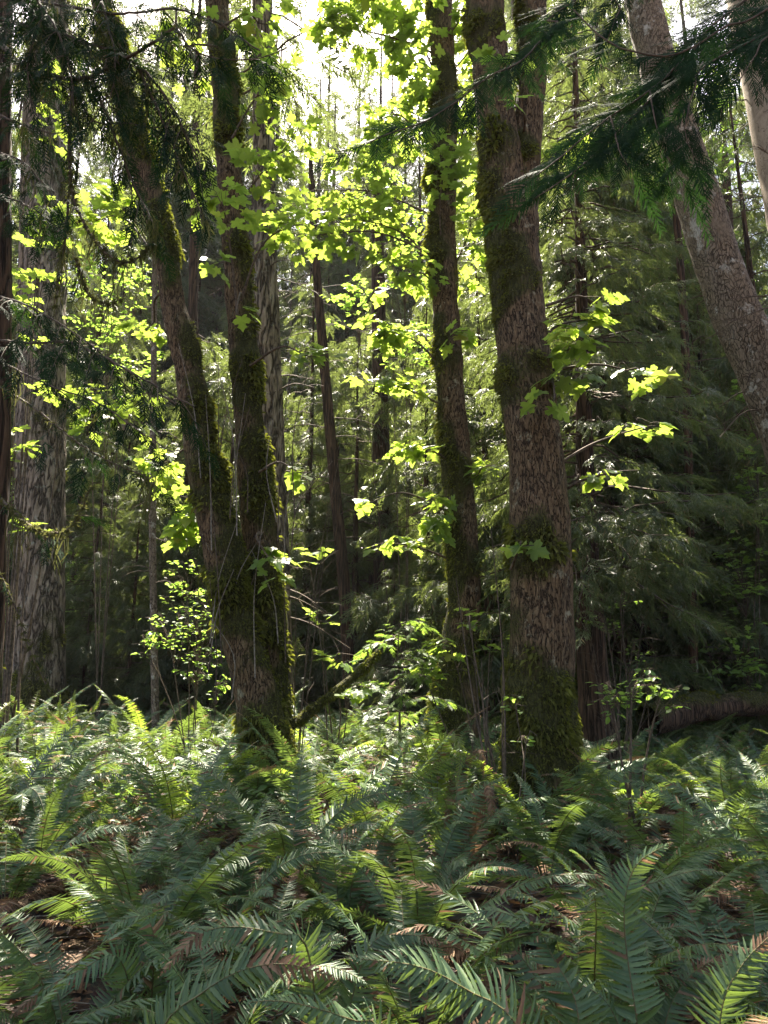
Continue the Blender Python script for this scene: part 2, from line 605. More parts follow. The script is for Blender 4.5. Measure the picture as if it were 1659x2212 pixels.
def bough_spray(seed):
    """One flat herringbone spray: a stalk with close narrow scale-leaved fingers to both sides, toothed along their edges."""
    r = np.random.default_rng(500 + seed)
    V, F = [], []

    def finger(b, d, L, w, nt):
        d = nrm(np.array(d, float))
        sd_ = nrm(np.cross(d, [0, 0, 1]))
        k = len(V)
        m = nt * 2 + 1
        for i in range(m):
            t = i / (m - 1)
            ww = w * (1.0 if i % 2 else 0.6) * (1 - 0.7 * t ** 3)
            c = np.array(b, float) + d * L * t + np.array([0, 0, -0.12 * L * t * t])
            fwd = d * (0.5 * w if i % 2 else 0)
            V.extend([c + sd_ * ww + fwd, c - sd_ * ww + fwd])
        for i in range(m - 1):
            a = k + 2 * i
            F.append((a, a + 1, a + 3, a + 2))
    n = 15
    bend = r.normal(0, 0.12)
    for i in range(n):
        t = 0.05 + 0.9 * i / (n - 1)
        for sg in (-1, 1):
            if r.random() < 0.06:
                continue
            tt = t + (0.03 if sg > 0 else 0)
            a = R(42 + r.normal(0, 5) - 8 * t)
            L = (0.36 - 0.24 * tt) * r.uniform(0.8, 1.15) * (0.75 if tt < 0.12 else 1)
            finger((bend * tt * tt, tt, -0.1 * tt * tt), (sg * math.sin(a) + bend * tt, math.cos(a), r.normal(-.08, .09)), L, 0.016, 5)
    finger((0, 0, 0), (0.4 * bend, 1, -0.05), 1.06, 0.014, 14)
    return np.array(V), np.array(F)


BSPRAY = [bough_spray(s_) for s_ in range(7)]


# ------------------------------------------------------------------ trunks
def fbm(p, s):
    return mnoise.noise((p[0] * s, p[1] * s, p[2] * s))


def trunk_mesh(path, rad, sides=48, step=0.06, flare=0.0, lump=0.10, ridge=0.02, ridge_n=26, moss_fn=None, seed=0.0, flare_h=0.5):
    """A bark-lumpy tapered trunk along path (world points, radii); returns verts, quads, moss amount per vertex and outward normals."""
    pr = np.column_stack([np.asarray(path, float), np.asarray(rad, float)])
    ln = np.linalg.norm(np.diff(pr[:, :3], axis=0), axis=1).sum()
    n = max(8, int(ln / step))
    S = spline(pr, n)
    P, r0 = S[:, :3], np.abs(S[:, 3])
    s = np.concatenate([[0], np.cumsum(np.linalg.norm(np.diff(P, axis=0), axis=1))])
    T, A, B = frames(P)
    th = np.linspace(0, 2 * np.pi, sides, endpoint=False)
    V = np.zeros((n, sides, 3))
    dirs = np.cos(th)[None, :, None] * A[:, None, :] + np.sin(th)[None, :, None] * B[:, None, :]
    mo = np.zeros((n, sides))
    for i in range(n):
        fl = flare * math.exp(-s[i] / flare_h)
        for j in range(sides):
            d = dirs[i, j]
            q = P[i] + d * r0[i]
            q2 = (q[0] * 1.0 + seed, q[1] * 1.0, q[2] * 0.8)
            k = 1 + lump * fbm(q2, 2.2) + lump * 0.6 * fbm(q2, 5.0)
            k += ridge * fbm((math.cos(th[j]) * ridge_n / 6.28, math.sin(th[j]) * ridge_n / 6.28, s[i] * 1.6 + seed), 1.0) / max(r0[i], 0.05) * 0.25
            k += fl * (0.65 + 0.5 * math.sin(th[j] * 3 + seed + 0.6 * math.sin(th[j] * 2)) * 0.8)
            V[i, j] = P[i] + d * r0[i] * k
            if moss_fn:
                mo[i, j] = moss_fn(V[i, j], d, s[i])
    if moss_fn:                                      # cushions of moss stand out from the bark
        V += dirs * (np.clip(mo - 0.35, 0, 0.5) * 0.06)[:, :, None]
    i = np.arange(n - 1)[:, None] * sides
    j = np.arange(sides)[None, :]
    k = (j + 1) % sides
    F = np.stack([i + j, i + k, i + sides + k, i + sides + j], -1).reshape(-1, 4)
    return V.reshape(-1, 3), F, mo.ravel(), dirs.reshape(-1, 3)


def px_path(rows, Y):
    """rows: (px, py, width in px) down the photograph, bottom first; Y a depth or one per row."""
    P, r = [], []
    for k, (x, y, w) in enumerate(rows):
        p = at(x, y, Y[k] if isinstance(Y, (list, tuple)) else Y)
        P.append(p)
        r.append(0.5 * w / FPX * depth_of(p))
    return P, r


def grow_up(P, r, H, taper=0.25):
    """Continue a trunk upward out of the photograph to height H."""
    P, r = list(P), list(r)
    d = nrm(P[-1] - P[-2])
    d = nrm(d + np.array([0, 0, 0.5]))
    top, rt = P[-1], r[-1]
    n = 4
    for k in range(1, n + 1):
        P.append(top + d * (H - top[2]) * k / n)
        r.append(rt * (1 - (1 - taper) * k / n))
    return P, r


def to_ground(P, r, extra=0.15):
    b = P[0].copy()
    d = nrm(P[0] - P[1])
    g = float(ground(b[0], b[1]))
    if b[2] > g - extra:
        q = b + d * ((b[2] - g + extra) / max(-d[2], 0.3))
        q[2] = g - extra
        P, r = [q] + list(P), [r[0] * 1.04] + list(r)
    return P, r


def moss_default(seed, base_h, amt, bands=1.0, side=None):
    def f(p, d, s):
        v = 0.55 * fbm((p[0] + seed, p[1], p[2] * 0.55), 1.7) + 0.35 * fbm((p[0] + seed, p[1], p[2] * 1.0), 4.5) + 0.25 * bands * math.sin(p[2] * 4.3 + seed + 2.0 * fbm((p[0], p[1], p[2]), 1.2))
        v += amt + 0.55 * math.exp(-max(p[2] - base_h, 0) / 0.5) * (1 if p[2] > base_h else 1)
        if side is not None:
            v += 0.35 * float(np.dot(d, side))
        return v
    return f


def moss_fuzz(V, F, mo, nd, count, rng, thr=0.45, size=0.035):
    """Short moss fronds growing off the mossy faces of a trunk."""
    fm = mo[F].mean(1)
    a = np.linalg.norm(np.cross(V[F[:, 1]] - V[F[:, 0]], V[F[:, 3]] - V[F[:, 0]]), axis=1)
    w = np.clip(fm - thr, 0, 0.5) * a
    if w.sum() <= 0:
        return np.zeros((0, 3)), np.zeros((0, 3), int)
    pick = rng.choice(len(F), count, p=w / w.sum())
    u, v = rng.random(count)[:, None], rng.random(count)[:, None]
    q = V[F[pick]]
    p = (q[:, 0] * (1 - u) + q[:, 1] * u) * (1 - v) + (q[:, 3] * (1 - u) + q[:, 2] * u) * v
    n = nrm(nd[F[pick]].mean(1))
    d = nrm(n * 0.9 + rng.normal(0, 0.45, (count, 3)) + np.array([0, 0, -0.35]))
    tuft = np.array([fbm(q_, 3.1) + 0.6 * fbm(q_, 8.0) for q_ in p])
    L = size * rng.uniform(0.5, 1.5, count) * np.clip(1 + 1.6 * tuft, 0.35, 2.4)
    s = nrm(np.cross(d, rng.normal(0, 1, (count, 3)))) * (L * 0.16)[:, None]
    p = p - n * 0.006
    m = p + d * (L * 0.6)[:, None]
    tip = p + d * L[:, None] + np.array([0, 0, -0.3]) * L[:, None]
    VV = np.stack([p - s * .6, p + s * .6, m + s, tip, m - s], 1).reshape(-1, 3)
    k = np.arange(count)[:, None] * 5
    FF = np.concatenate([k + [0, 1, 2], k + [0, 2, 4], k + [4, 2, 3]], 0)
    return VV, FF


# ------------------------------------------------------------------ broad-leaved branches
def leafy_branch(root, a, c, rad, nleaf, rng, size=(0.12, 0.21), shapes=MAPLE, mat='maple_leaf', thick=0.018, per=4, tilt=0.34, name='branch', sag=0.12, droop=0.2, twig='wood'):
    """A branch from point a to a leafy spread round c (half-widths rad, metres), leaves on side twigs; branch > leaves."""
    a, c, rad = np.asarray(a, float), np.asarray(c, float), np.asarray(rad, float)
    mid = (a + c) / 2 + np.array([0, 0, sag * np.linalg.norm(c - a)]) + rng.normal(0, 0.06, 3)
    end = c + rad * np.array([np.sign(c[0] - a[0]) * 0.8, rng.uniform(-.3, .3), 0.1])
    path = spline([a, mid, c, end], 16)
    wood = Mesh()
    wood.add(*tube(path, np.linspace(thick, 0.004, 16), 5), 0, True)
    ntw = max(1, int(round(nleaf / per)))
    LP, LD, LN = [], [], []
    for k in range(ntw):
        g = rng.normal(0, 0.5, 3)
        g = g / max(1.0, np.linalg.norm(g))
        tgt = c + g * rad
        i = int(np.argmin(np.linalg.norm(path - tgt, axis=1) + rng.uniform(0, 0.25, 16)))
        i = max(i - 2, 3)
        p0 = path[i]
        m2 = (p0 + tgt) / 2 + np.array([0, 0, 0.05]) + rng.normal(0, 0.03, 3)
        tw = spline([p0, m2, tgt], 6)
        wood.add(*tube(tw, np.linspace(0.005, 0.002, 6), 3), 0, True)
        d0 = nrm(tgt - m2)
        nl = min(per, nleaf - k * per) if k == ntw - 1 else per
        for q in range(max(1, nl)):
            az = rng.uniform(0, 2 * np.pi)
            dd = nrm(np.array([math.cos(az), math.sin(az), 0]) + d0 * 0.5 + np.array([0, 0, -droop * rng.uniform(0, 1.6)]))
            pet = rng.uniform(0.06, 0.20) * (size[1] / 0.25)
            lp = tgt - d0 * rng.uniform(0, 0.12) + dd * pet
            wood.add(*tube(np.array([tgt, (tgt + lp) / 2 + [0, 0, 0.012], lp]), [0.0018, 0.0014, 0.0014], 3), 0, True)
            LP.append(lp)
            LD.append(nrm(dd + np.array([0, 0, -rng.uniform(0, droop * 2)])))
            LN.append(nrm(np.array([0, 0, 1.0]) + rng.normal(0, tilt, 3)))
    b = wood.obj(name, [M[twig]], root)
    V, F = scatter(shapes, np.array(LP), np.array(LD), np.array(LN), rng.uniform(size[0], size[1], len(LP)), rng)
    Mesh().add(V, F).obj('leaves', [M[mat]], b)
    return b


def pxr(rx, ry, p):
    """Half-widths in metres of a spread rx x ry pixels round point p."""
    k = depth_of(p) / FPX
    return np.array([rx * k, max(rx * k * 0.7, 0.25), ry * k])


def zone(root, rng, att, ctr, spread, n, **kw):
    a = at(*att)
    c = at(*ctr)
    return leafy_branch(root, a, c, pxr(*spread, c), int(n * 1.5), rng, **kw)


def upper_crown(root, base, rng, n_br, z0, z1, reach, per_br):
    """The part of a maple's crown above the photograph's upper edge."""
    for k in range(n_br):
        az = rng.uniform(0, 2 * np.pi)
        h = rng.uniform(z0, z1)
        L = reach * rng.uniform(0.5, 1.1)
        a = np.array([base[0], base[1], h - L * 0.4])
        c = np.array([base[0] + math.cos(az) * L, base[1] + math.sin(az) * L, h])
        leafy_branch(root, a, c, (0.9, 0.9, 0.45), per_br, rng, size=(0.18, 0.28), thick=0.03)


# ---- the maples
def maple(name, label, group, path_rows, Y, H, seed, moss_fn, sides=64, step=0.045, flare=0.5, fuzz=9000, lump=0.10, extra=None, bark='maple_bark', fuzz_size=0.035, flare_h=0.45, ridge=0.07):
    rng = np.random.default_rng(seed)
    P, r = px_path(path_rows, Y)
    P, r = to_ground(P, r)
    P2, r2 = grow_up(P, r, H)
    b = P2[0].copy()
    b[2] = float(ground(b[0], b[1]))
    root = thing(name, b, label, 'tree', group)
    V, F, mo, nd = trunk_mesh(P2, r2, sides, step, flare, lump, ridge=ridge, moss_fn=moss_fn, seed=seed * 1.37, flare_h=flare_h)
    t = Mesh().add(V, F, 0, True, mo).obj('trunk', [M[bark]], root, attr='moss')
    VV, FF = [V], [F]
    ms = Mesh()
    ms.add(*moss_fuzz(V, F, mo, nd, fuzz, rng, size=fuzz_size))
    for rows, yy, hh in (extra or []):
        Pe, re_ = px_path(rows, yy)
        Pe, re_ = grow_up(Pe, re_, hh)
        V, F, mo, nd = trunk_mesh(Pe, re_, sides, step, 0, lump, ridge=ridge, moss_fn=moss_fn, seed=seed * 2.1 + 3)
        Mesh().add(V, F, 0, True, mo).obj('limb', [M[bark]], root, attr='moss')
        ms.add(*moss_fuzz(V, F, mo, nd, fuzz // 2, rng, size=fuzz_size))
    ms.obj('moss', [M['moss']], root)
    return root, rng


GM = 'mossy bigleaf maples'
# the stout forked maple right of the middle
Y5 = 7.0
t5, r5 = maple('bigleaf_maple', 'stout mossy maple trunk that forks in two near the top of the photo', GM,
               [(1170, 1745, 160), (1170, 1600, 147), (1170, 1450, 136), (1170, 1300, 134), (1165, 1100, 124), (1158, 1000, 117), (1142, 850, 112), (1125, 700, 107), (1115, 560, 102),
                (1106, 470, 104), (1088, 380, 88), (1070, 250, 80), (1058, 120, 78), (1048, 0, 78)], Y5, 16.0, 5,
               moss_default(2.0, 0.85, 0.29, 1.3, np.array([-0.8, -0.1, 0.1])), sides=96, flare=0.42, flare_h=0.35, fuzz=30000, fuzz_size=0.04,
               extra=[([(1122, 480, 70), (1130, 400, 66), (1140, 300, 60), (1150, 150, 58), (1152, 0, 56)], Y5 + 0.05, 15.0)])
for att, ctr, sp, n in [((1165, 760, 7), (1275, 690, 6.8), (85, 12), 15), ((1165, 800, 7), (1235, 755, 6.7), (100, 14), 18), ((1170, 830, 7), (1215, 820, 6.7), (60, 12), 10), ((1180, 850, 7), (1195, 868, 6.5), (50, 14), 7), ((1190, 800, 7), (1395, 812, 6.9), (45, 18), 9),
                        ((1210, 1000, 7), (1395, 922, 6.8), (52, 16), 6), ((1220, 1060, 7), (1325, 1020, 6.8), (62, 16), 7), ((1105, 1230, 6.9), (1125, 1180, 6.45), (34, 8), 5),
                        ((1150, 520, 7), (1200, 330, 7.2), (60, 50), 10), ((1180, 660, 7), (1290, 655, 7.1), (50, 12), 6), ((1080, 250, 7), (1110, 130, 6.6), (30, 60), 5), ((1130, 300, 7), (1115, 232, 6.5), (30, 10), 3)]:
    zone(t5, r5, att, ctr, sp, n)
upper_crown(t5, at(1048, 0, Y5), r5, 9, 10.5, 15, 2.4, 30)

# the slim mossy maple left of it
Y4 = 9.6
t4, r4 = maple('bigleaf_maple', 'slim mossy maple hung with bright leaves, left of the stout forked maple', GM,
               [(982, 1600, 96), (982, 1500, 92), (990, 1420, 72), (1004, 1300, 68), (998, 1150, 64), (988, 1000, 60), (976, 850, 58), (965, 700, 56), (957, 550, 58), (955, 400, 58), (960, 250, 55), (956, 100, 50), (952, 0, 48)], Y4, 17.0, 4,
               moss_default(7.0, 0.9, 0.50, 0.7, np.array([-0.9, 0, 0.1])), sides=48, flare=0.25, fuzz=16000, lump=0.13, fuzz_size=0.045)
for att, ctr, sp, n in [((950, 600, Y4), (805, 480, 9.3), (120, 100), 85), ((945, 470, Y4), (720, 410, 9.5), (130, 80), 70), ((950, 300, Y4), (865, 250, 9.4), (75, 120), 85), ((940, 160, Y4), (880, 90, 9.4), (80, 90), 75),
                        ((960, 800, Y4), (830, 715, 9.2), (75, 34), 46), ((965, 880, Y4), (835, 830, 9.2), (75, 34), 28), ((970, 1000, Y4), (905, 965, 9.2), (52, 22), 24), ((975, 1100, Y4), (945, 1110, 9.1), (16, 75), 30),
                        ((975, 1210, Y4), (862, 1175, 9.1), (66, 16), 18), ((975, 1110, Y4), (800, 1085, 9.1), (25, 8), 4), ((970, 720, Y4), (985, 712, 9.0), (40, 24), 14), ((955, 600, Y4), (955, 360, 9.1), (40, 140), 34),
                        ((970, 600, Y4), (1020, 480, 9.6), (34, 170), 60), ((965, 400, Y4), (1015, 240, 9.7), (26, 110), 40), ((985, 1050, Y4), (1042, 1010, 9.3), (38, 36), 10), ((955, 560, Y4), (655, 510, 9.0), (85, 50), 34),
                        ((950, 120, Y4), (735, 60, 9.2), (60, 60), 52), ((952, 60, Y4), (820, 20, 9.6), (55, 45), 44), ((960, 640, Y4), (870, 600, 9.3), (75, 40), 30), ((955, 300, Y4), (790, 330, 9.8), (80, 60), 40), ((955, 180, Y4), (1028, 90, 9.7), (24, 90), 44), ((955, 100, Y4), (1000, 40, 9.3), (30, 40), 16)]:
    zone(t4, r4, att, ctr, sp, n)
upper_crown(t4, at(952, 0, Y4), r4, 8, 14.0, 18, 2.6, 30)

# the leaning double-stemmed maple on the left
Y3 = 8.0
t3, r3 = maple('bigleaf_maple', 'dark double-stemmed mossy maple leaning left, clothed in twigs and moss', GM,
               [(580, 1680, 96), (566, 1560, 92), (542, 1450, 84), (520, 1380, 80), (497, 1300, 74), (478, 1180, 76), (455, 1080, 70), (432, 960, 66), (415, 850, 62), (395, 740, 56), (372, 650, 52), (352, 520, 50), (318, 390, 50), (270, 220, 46), (225, 30, 44)],
               Y3, 15.0, 3, moss_default(4.0, 0.8, 0.46, 1.0, np.array([0.7, -0.3, 0.1])), flare=0.15, fuzz=18000, lump=0.14, fuzz_size=0.045,
               extra=[([(596, 1600, 50), (588, 1450, 62), (574, 1300, 68), (560, 1150, 70), (545, 1000, 68), (535, 880, 60), (525, 760, 58), (515, 640, 57), (505, 500, 55), (496, 380, 54), (488, 250, 52), (476, 100, 50), (468, 0, 48)], 8.3, 16.0)])
for att, ctr, sp, n in [((520, 650, Y3), (625, 490, 7.8), (80, 55), 28), ((510, 450, Y3), (605, 330, 7.8), (75, 85), 40), ((500, 300, Y3), (590, 180, 7.8), (60, 110), 40), ((540, 790, Y3), (665, 770, 7.6), (58, 24), 15),
                        ((515, 700, Y3), (475, 430, 7.3), (55, 60), 18), ((370, 700, Y3), (270, 460, 8.6), (95, 80), 40), ((340, 560, Y3), (190, 480, 9.0), (75, 75), 28), ((430, 900, Y3), (250, 890, 8.6), (105, 50), 42),
                        ((435, 950, Y3), (355, 1000, 8.5), (60, 50), 24), ((455, 1060, Y3), (410, 1130, 8.4), (34, 85), 40), ((360, 620, Y3), (330, 700, 8.6), (60, 40), 14), ((470, 100, Y3), (400, 100, 8.2), (80, 90), 30),
                        ((475, 60, Y3), (560, 50, 8.1), (55, 60), 24), ((560, 1020, Y3), (645, 1020, 7.7), (35, 12), 5), ((500, 560, Y3), (470, 570, 7.4), (30, 60), 7), ((520, 640, Y3), (510, 680, 7.3), (25, 20), 3),
                        ((560, 1150, Y3), (590, 1215, 7.6), (30, 60), 14)]:
    zone(t3, r3, att, ctr, sp, n)
upper_crown(t3, at(468, 0, Y3), r3, 9, 11.5, 15, 2.6, 30)
# thin shoots that climb round the double-stemmed maple
for k in range(26):
    x0, y0 = r3.uniform(430, 640), r3.uniform(1000, 1560)
    L = r3.uniform(150, 420)
    lean = r3.uniform(-70, 90)
    yy = r3.uniform(7.4, 8.0)
    w = Mesh().add(*tube(spline([at(x0, y0, yy), at(x0 + lean * 0.2 + r3.normal(0, 8), y0 - L * 0.5, yy), at(x0 + lean, y0 - L, yy - 0.1)], 10), np.linspace(0.007, 0.003, 10), 4), 0, True)
    w.obj('shoot', [M['grey_twig'] if k % 2 else M['wood']], t3)


# ------------------------------------------------------------------ conifers
def dead_sticks(root, P, r, rng, n, z0, z1, L=(0.4, 1.2), name='dead_branch', rad=0.012):
    P, r = np.asarray(P), np.asarray(r)
    for k in range(n):
        z = rng.uniform(z0, z1)
        c = np.array([np.interp(z, P[:, 2], P[:, q]) for q in range(3)])
        az = rng.uniform(0, 2 * np.pi)
        d = np.array([math.cos(az), math.sin(az) * 0.8, rng.uniform(-0.35, 0.25)])
        l = rng.uniform(*L)
        pth = spline([c, c + d * l * 0.5 + rng.normal(0, 0.03, 3), c + d * l + np.array([0, 0, -0.15 * l])], 8)
        m = Mesh().add(*tube(pth, np.linspace(rad, rad * 0.3, 8), 4), 0, True)
        if l > 0.5:
            for q in range(3):
                i = rng.integers(3, 7)
                dd = nrm(d + rng.normal(0, 0.6, 3)) * l * 0.35
                m.add(*tube(spline([pth[i], pth[i] + dd * 0.5, pth[i] + dd + [0, 0, -0.05]], 5), np.linspace(rad * 0.4, rad * 0.15, 5), 3), 0, True)
        m.obj(name, [M['wood']], root)


def plain_trunk(name, label, cat, group, rows, Y, H, seed, bark, moss_fn=None, sides=32, step=0.12, flare=0.15, lump=0.05, ridge=0.02, fuzz=0, flare_h=0.6):
    rng = np.random.default_rng(seed)
    P, r = px_path(rows, Y)
    P, r = to_ground(P, r)
    P, r = grow_up(P, r, H, 0.15)
    b = P[0].copy()
    b[2] = float(ground(b[0], b[1]))
    root = thing(name, b, label, cat, group)
    V, F, mo, nd = trunk_mesh(P, r, sides, step, flare, lump, ridge=ridge, moss_fn=moss_fn or (lambda p, d, s: -1.0), seed=seed * 1.7, flare_h=flare_h)
    Mesh().add(V, F, 0, True, mo).obj('trunk', [M[bark]], root, attr='moss')
    if fuzz:
        Mesh().add(*moss_fuzz(V, F, mo, nd, fuzz, rng, size=0.05)).obj('moss', [M['moss']], root)
    return root, rng, P, r


def crown_mesh(rng, P, r, hb, H, Rmax, nb, dens, wood_r=0.022, droop=0.45, shape=0.75, sz=(0.45, 0.85), az_fn=None):
    """Branches with drooping sprays round the stem line P; returns one Mesh (material 0 wood, 1 needles)."""
    P = np.asarray(P)
    wood, SPOS, SD, SN, SS = Mesh(), [], [], [], []
    for k in range(nb):
        h = hb + (H - hb) * ((k + rng.random()) / nb) ** 1.15
        c = np.array([np.interp(h, P[:, 2], P[:, q]) for q in range(3)])
        frac = (h - hb) / (H - hb)
        L = Rmax * (1 - frac) ** shape * rng.uniform(0.55, 1.15) + 0.35
        az = rng.uniform(0, 2 * np.pi)
        o = np.array([math.cos(az), math.sin(az), 0])
        dr = droop * rng.uniform(0.6, 1.4)
        t = np.linspace(0, 1, 7)
        path = c + o * (L * t)[:, None] + np.array([0, 0, 1.0]) * (0.15 * L * t - dr * L * t ** 1.6 + 0.14 * L * t ** 4)[:, None]
        path[1:] += rng.normal(0, 0.02 * L, (6, 3))
        wood.add(*tube(path, np.linspace(wood_r * (0.6 + 0.25 * L), 0.005, 7), 3), 0, True)
        side = np.array([-o[1], o[0], 0])
        n = max(3, int(L * dens))
        tt = rng.uniform(0.12, 1.0, n) ** 0.8
        base = np.stack([np.interp(tt, t, path[:, q]) for q in range(3)], 1)
        sg = rng.choice([-1, 1], n)
        off = sg * rng.uniform(0, 0.34, n) * L * (1.05 - tt) * 1.2
        base = base + side * off[:, None] + o * (np.abs(off) * 0.5)[:, None] + np.array([0, 0, -1.0]) * (np.abs(off) * 0.35 * rng.uniform(0, 1.4, n))[:, None]
        d = o * rng.uniform(0.2, 1.0, n)[:, None] + side * (sg * rng.uniform(0.0, 0.9, n))[:, None] + np.array([0, 0, -1.0]) * rng.uniform(0.15, 1.0, n)[:, None]
        SPOS.append(base)
        SD.append(d)
        SN.append(np.array([0, 0, 1.0]) + rng.normal(0, 0.45, (n, 3)))
        SS.append(rng.uniform(sz[0], sz[1], n) * (0.75 + 0.25 * (1 - frac)))
    V, F = scatter(FSPRAY, np.vstack(SPOS), np.vstack(SD), np.vstack(SN), np.concatenate(SS), rng)
    return wood.add(V, F, 1)


def conifer_proto(seed, H, hb, Rmax, nb, dens, tr, mat='conifer', bark='cedar_bark', droop=0.45, shape=0.75, sz=(0.45, 0.85)):
    """Mesh data of a whole conifer (trunk, branches, crown) standing at the origin."""
    rng = np.random.default_rng(seed)
    zs = np.linspace(-0.3, H, 9)
    P = np.column_stack([0.12 * np.cumsum(rng.normal(0, 0.3, 9)) * 0.6, 0.12 * np.cumsum(rng.normal(0, 0.3, 9)) * 0.6, zs])
    P[:, :2] -= P[0, :2]
    r = tr * (1 - 0.93 * np.clip(zs, 0, H) / H)
    V, F, mo, nd = trunk_mesh(P, r, 16, 0.3, 0.35, 0.06, ridge=0.02, moss_fn=lambda p, d, s: 0.35 * fbm(p, 0.8) + 0.1, seed=seed)
    trunk = Mesh().add(V, F, 0, True, mo).data('trunk', [M[bark]], attr='moss')
    crown = crown_mesh(rng, P, r, hb, H, Rmax, nb, dens, droop=droop, shape=shape, sz=sz)
    return trunk, crown.data('crown', [M['wood'], M[mat]])


PROTO = [conifer_proto(21, 22, 0.8, 2.9, 120, 11, 0.26), conifer_proto(22, 25, 2.0, 2.7, 120, 11, 0.30, droop=0.6), conifer_proto(23, 17, 0.5, 2.4, 105, 11, 0.18, droop=0.35),
         conifer_proto(24, 27, 7.0, 2.6, 95, 11, 0.33, bark='fir_bark'), conifer_proto(25, 11, 0.3, 2.0, 85, 12, 0.12, droop=0.3), conifer_proto(26, 24, 3.0, 2.3, 100, 11, 0.24, droop=0.7)]

ZONES = [(40, 'behind the dark trunk at the left edge'), (150, 'behind the thick furrowed fir on the left'), (300, 'just right of the thick furrowed fir'), (470, 'between the thin pale pole and the double maple'),
         (640, 'behind the leaning double maple'), (760, 'behind the thin dark trunk'), (910, 'in the gap left of the slim mossy maple'), (1060, 'behind the slim mossy maple'), (1260, 'behind the stout forked maple'),
         (1400, 'just right of the stout forked maple'), (1530, 'left of the pale leaning trunk'), (9999, 'behind the pale leaning trunks at the right edge')]
RANK = ['nearest', 'second nearest', 'third nearest', 'fourth nearest', 'fifth nearest', 'sixth nearest', 'seventh nearest', 'eighth nearest', 'ninth nearest', 'tenth nearest', 'eleventh nearest', 'twelfth nearest', 'thirteenth nearest', 'fourteenth nearest'] + [w + ' nearest' for w in 'fifteenth sixteenth seventeenth eighteenth nineteenth twentieth twenty-first twenty-second twenty-third twenty-fourth twenty-fifth twenty-sixth'.split()]


def project(p):
    p = np.asarray(p, float) - [0, 0, CAM_Z]
    d = p[1] * CP + p[2] * SP
    u = -p[1] * SP + p[2] * CP
    return 829.5 + FPX * p[0] / d, 1106 - FPX * u / d


def zone_phrase(x, y):
    px = 829.5 + FPX * x / (y * CP)
    for lim, ph in ZONES:
        if px < lim:
            return ph


SUNX, SUNY = sdir.x / sdir.z, sdir.y / sdir.z


def place_conifers(spots):
    """spots: (x, y, prototype, scale, spin)."""
    by = {}
    for s in sorted(spots, key=lambda q: q[1]):
        by.setdefault(zone_phrase(s[0], s[1]), []).append(s)
    first = {}
    for ph, lst in by.items():
        for k, (x, y, p, sc, spin) in enumerate(lst):
            lab = f'{RANK[min(k, len(RANK) - 1)]} dark drooping conifer {ph}'
            z = float(ground(x, y))
            if p not in first:
                root = thing('conifer_tree', (x, y, z), lab, 'tree', 'dark conifers in the background')
                for nm, me in zip(('trunk', 'crown'), PROTO[p]):
                    o = bpy.data.objects.new(nm, me)
                    COL.objects.link(o)
                    o.parent = root
                first[p] = root
            else:
                root = copy_tree(first[p])
                root.location = (x, y, z)
                root['label'] = lab
            root.rotation_euler = (0, 0, spin)
            root.scale = (sc, sc, sc)


spots = []
rb = np.random.default_rng(77)
# (pixel x of the foot, distance, prototype, scale)
for px, d, p, sc in [(40, 24, 0, 1.0), (115, 18, 4, 1.0), (200, 21, 4, 0.95), (240, 29, 0, 0.85), (330, 16.5, 4, 0.7), (300, 23, 4, 1.1), (390, 20, 4, 1.1), (450, 15, 4, 0.75), (480, 25, 0, 0.9), (560, 19, 4, 1.0), (600, 27, 3, 0.9),
                     (655, 17, 4, 0.7), (640, 22, 4, 0.9), (700, 29, 4, 1.0), (770, 24, 4, 1.0), (800, 18.5, 4, 0.8), (850, 14.5, 4, 0.75), (885, 20, 4, 1.0), (930, 16, 4, 0.95), (985, 19, 2, 0.8), (1040, 24, 0, 0.9), (1060, 14, 4, 0.95),
                     (1120, 19, 2, 1.0), (1200, 16, 2, 0.9), (1290, 18, 1, 0.9), (1345, 13.5, 2, 0.8), (1400, 22, 0, 0.9), (1455, 15, 2, 0.9), (1520, 19, 5, 0.8), (1570, 14.5, 4, 0.8), (1610, 23, 1, 0.9), (1680, 16, 4, 1.0), (1740, 13, 2, 0.8),
                     (180, 15.5, 4, 0.7), (255, 17.5, 4, 0.8), (-60, 17, 0, 0.9), (-30, 21, 1, 0.9), (1800, 19, 1, 0.9)]:
    x = (px - 829.5) / FPX * d * CP
    spots.append((x, d, p, sc, rb.uniform(0, 6.28)))
# the deeper forest
for ring in (27, 31, 36, 42, 50):
    n = int(ring * 1.2 / 4.6)
    for k in range(n):
        a = -0.66 + 1.32 * (k + rb.uniform(0.1, 0.9)) / n
        sc = rb.uniform(0.85, 1.1)
        if -0.14 < a < 0.0:                          # the lighter gap: only the tips stand below the sky
            p = int(rb.choice([0, 2, 5]))
            sc = min(sc, (1.5 + ring * math.tan(R(rb.uniform(35, 42)))) / [22, 25, 17, 27, 11, 24][p])
        else:
            p = int(rb.choice([0, 1, 5, 1, 0]))
        spots.append((ring * math.sin(a), ring * math.cos(a) + rb.uniform(-1, 2), p, sc, rb.uniform(0, 6.28)))
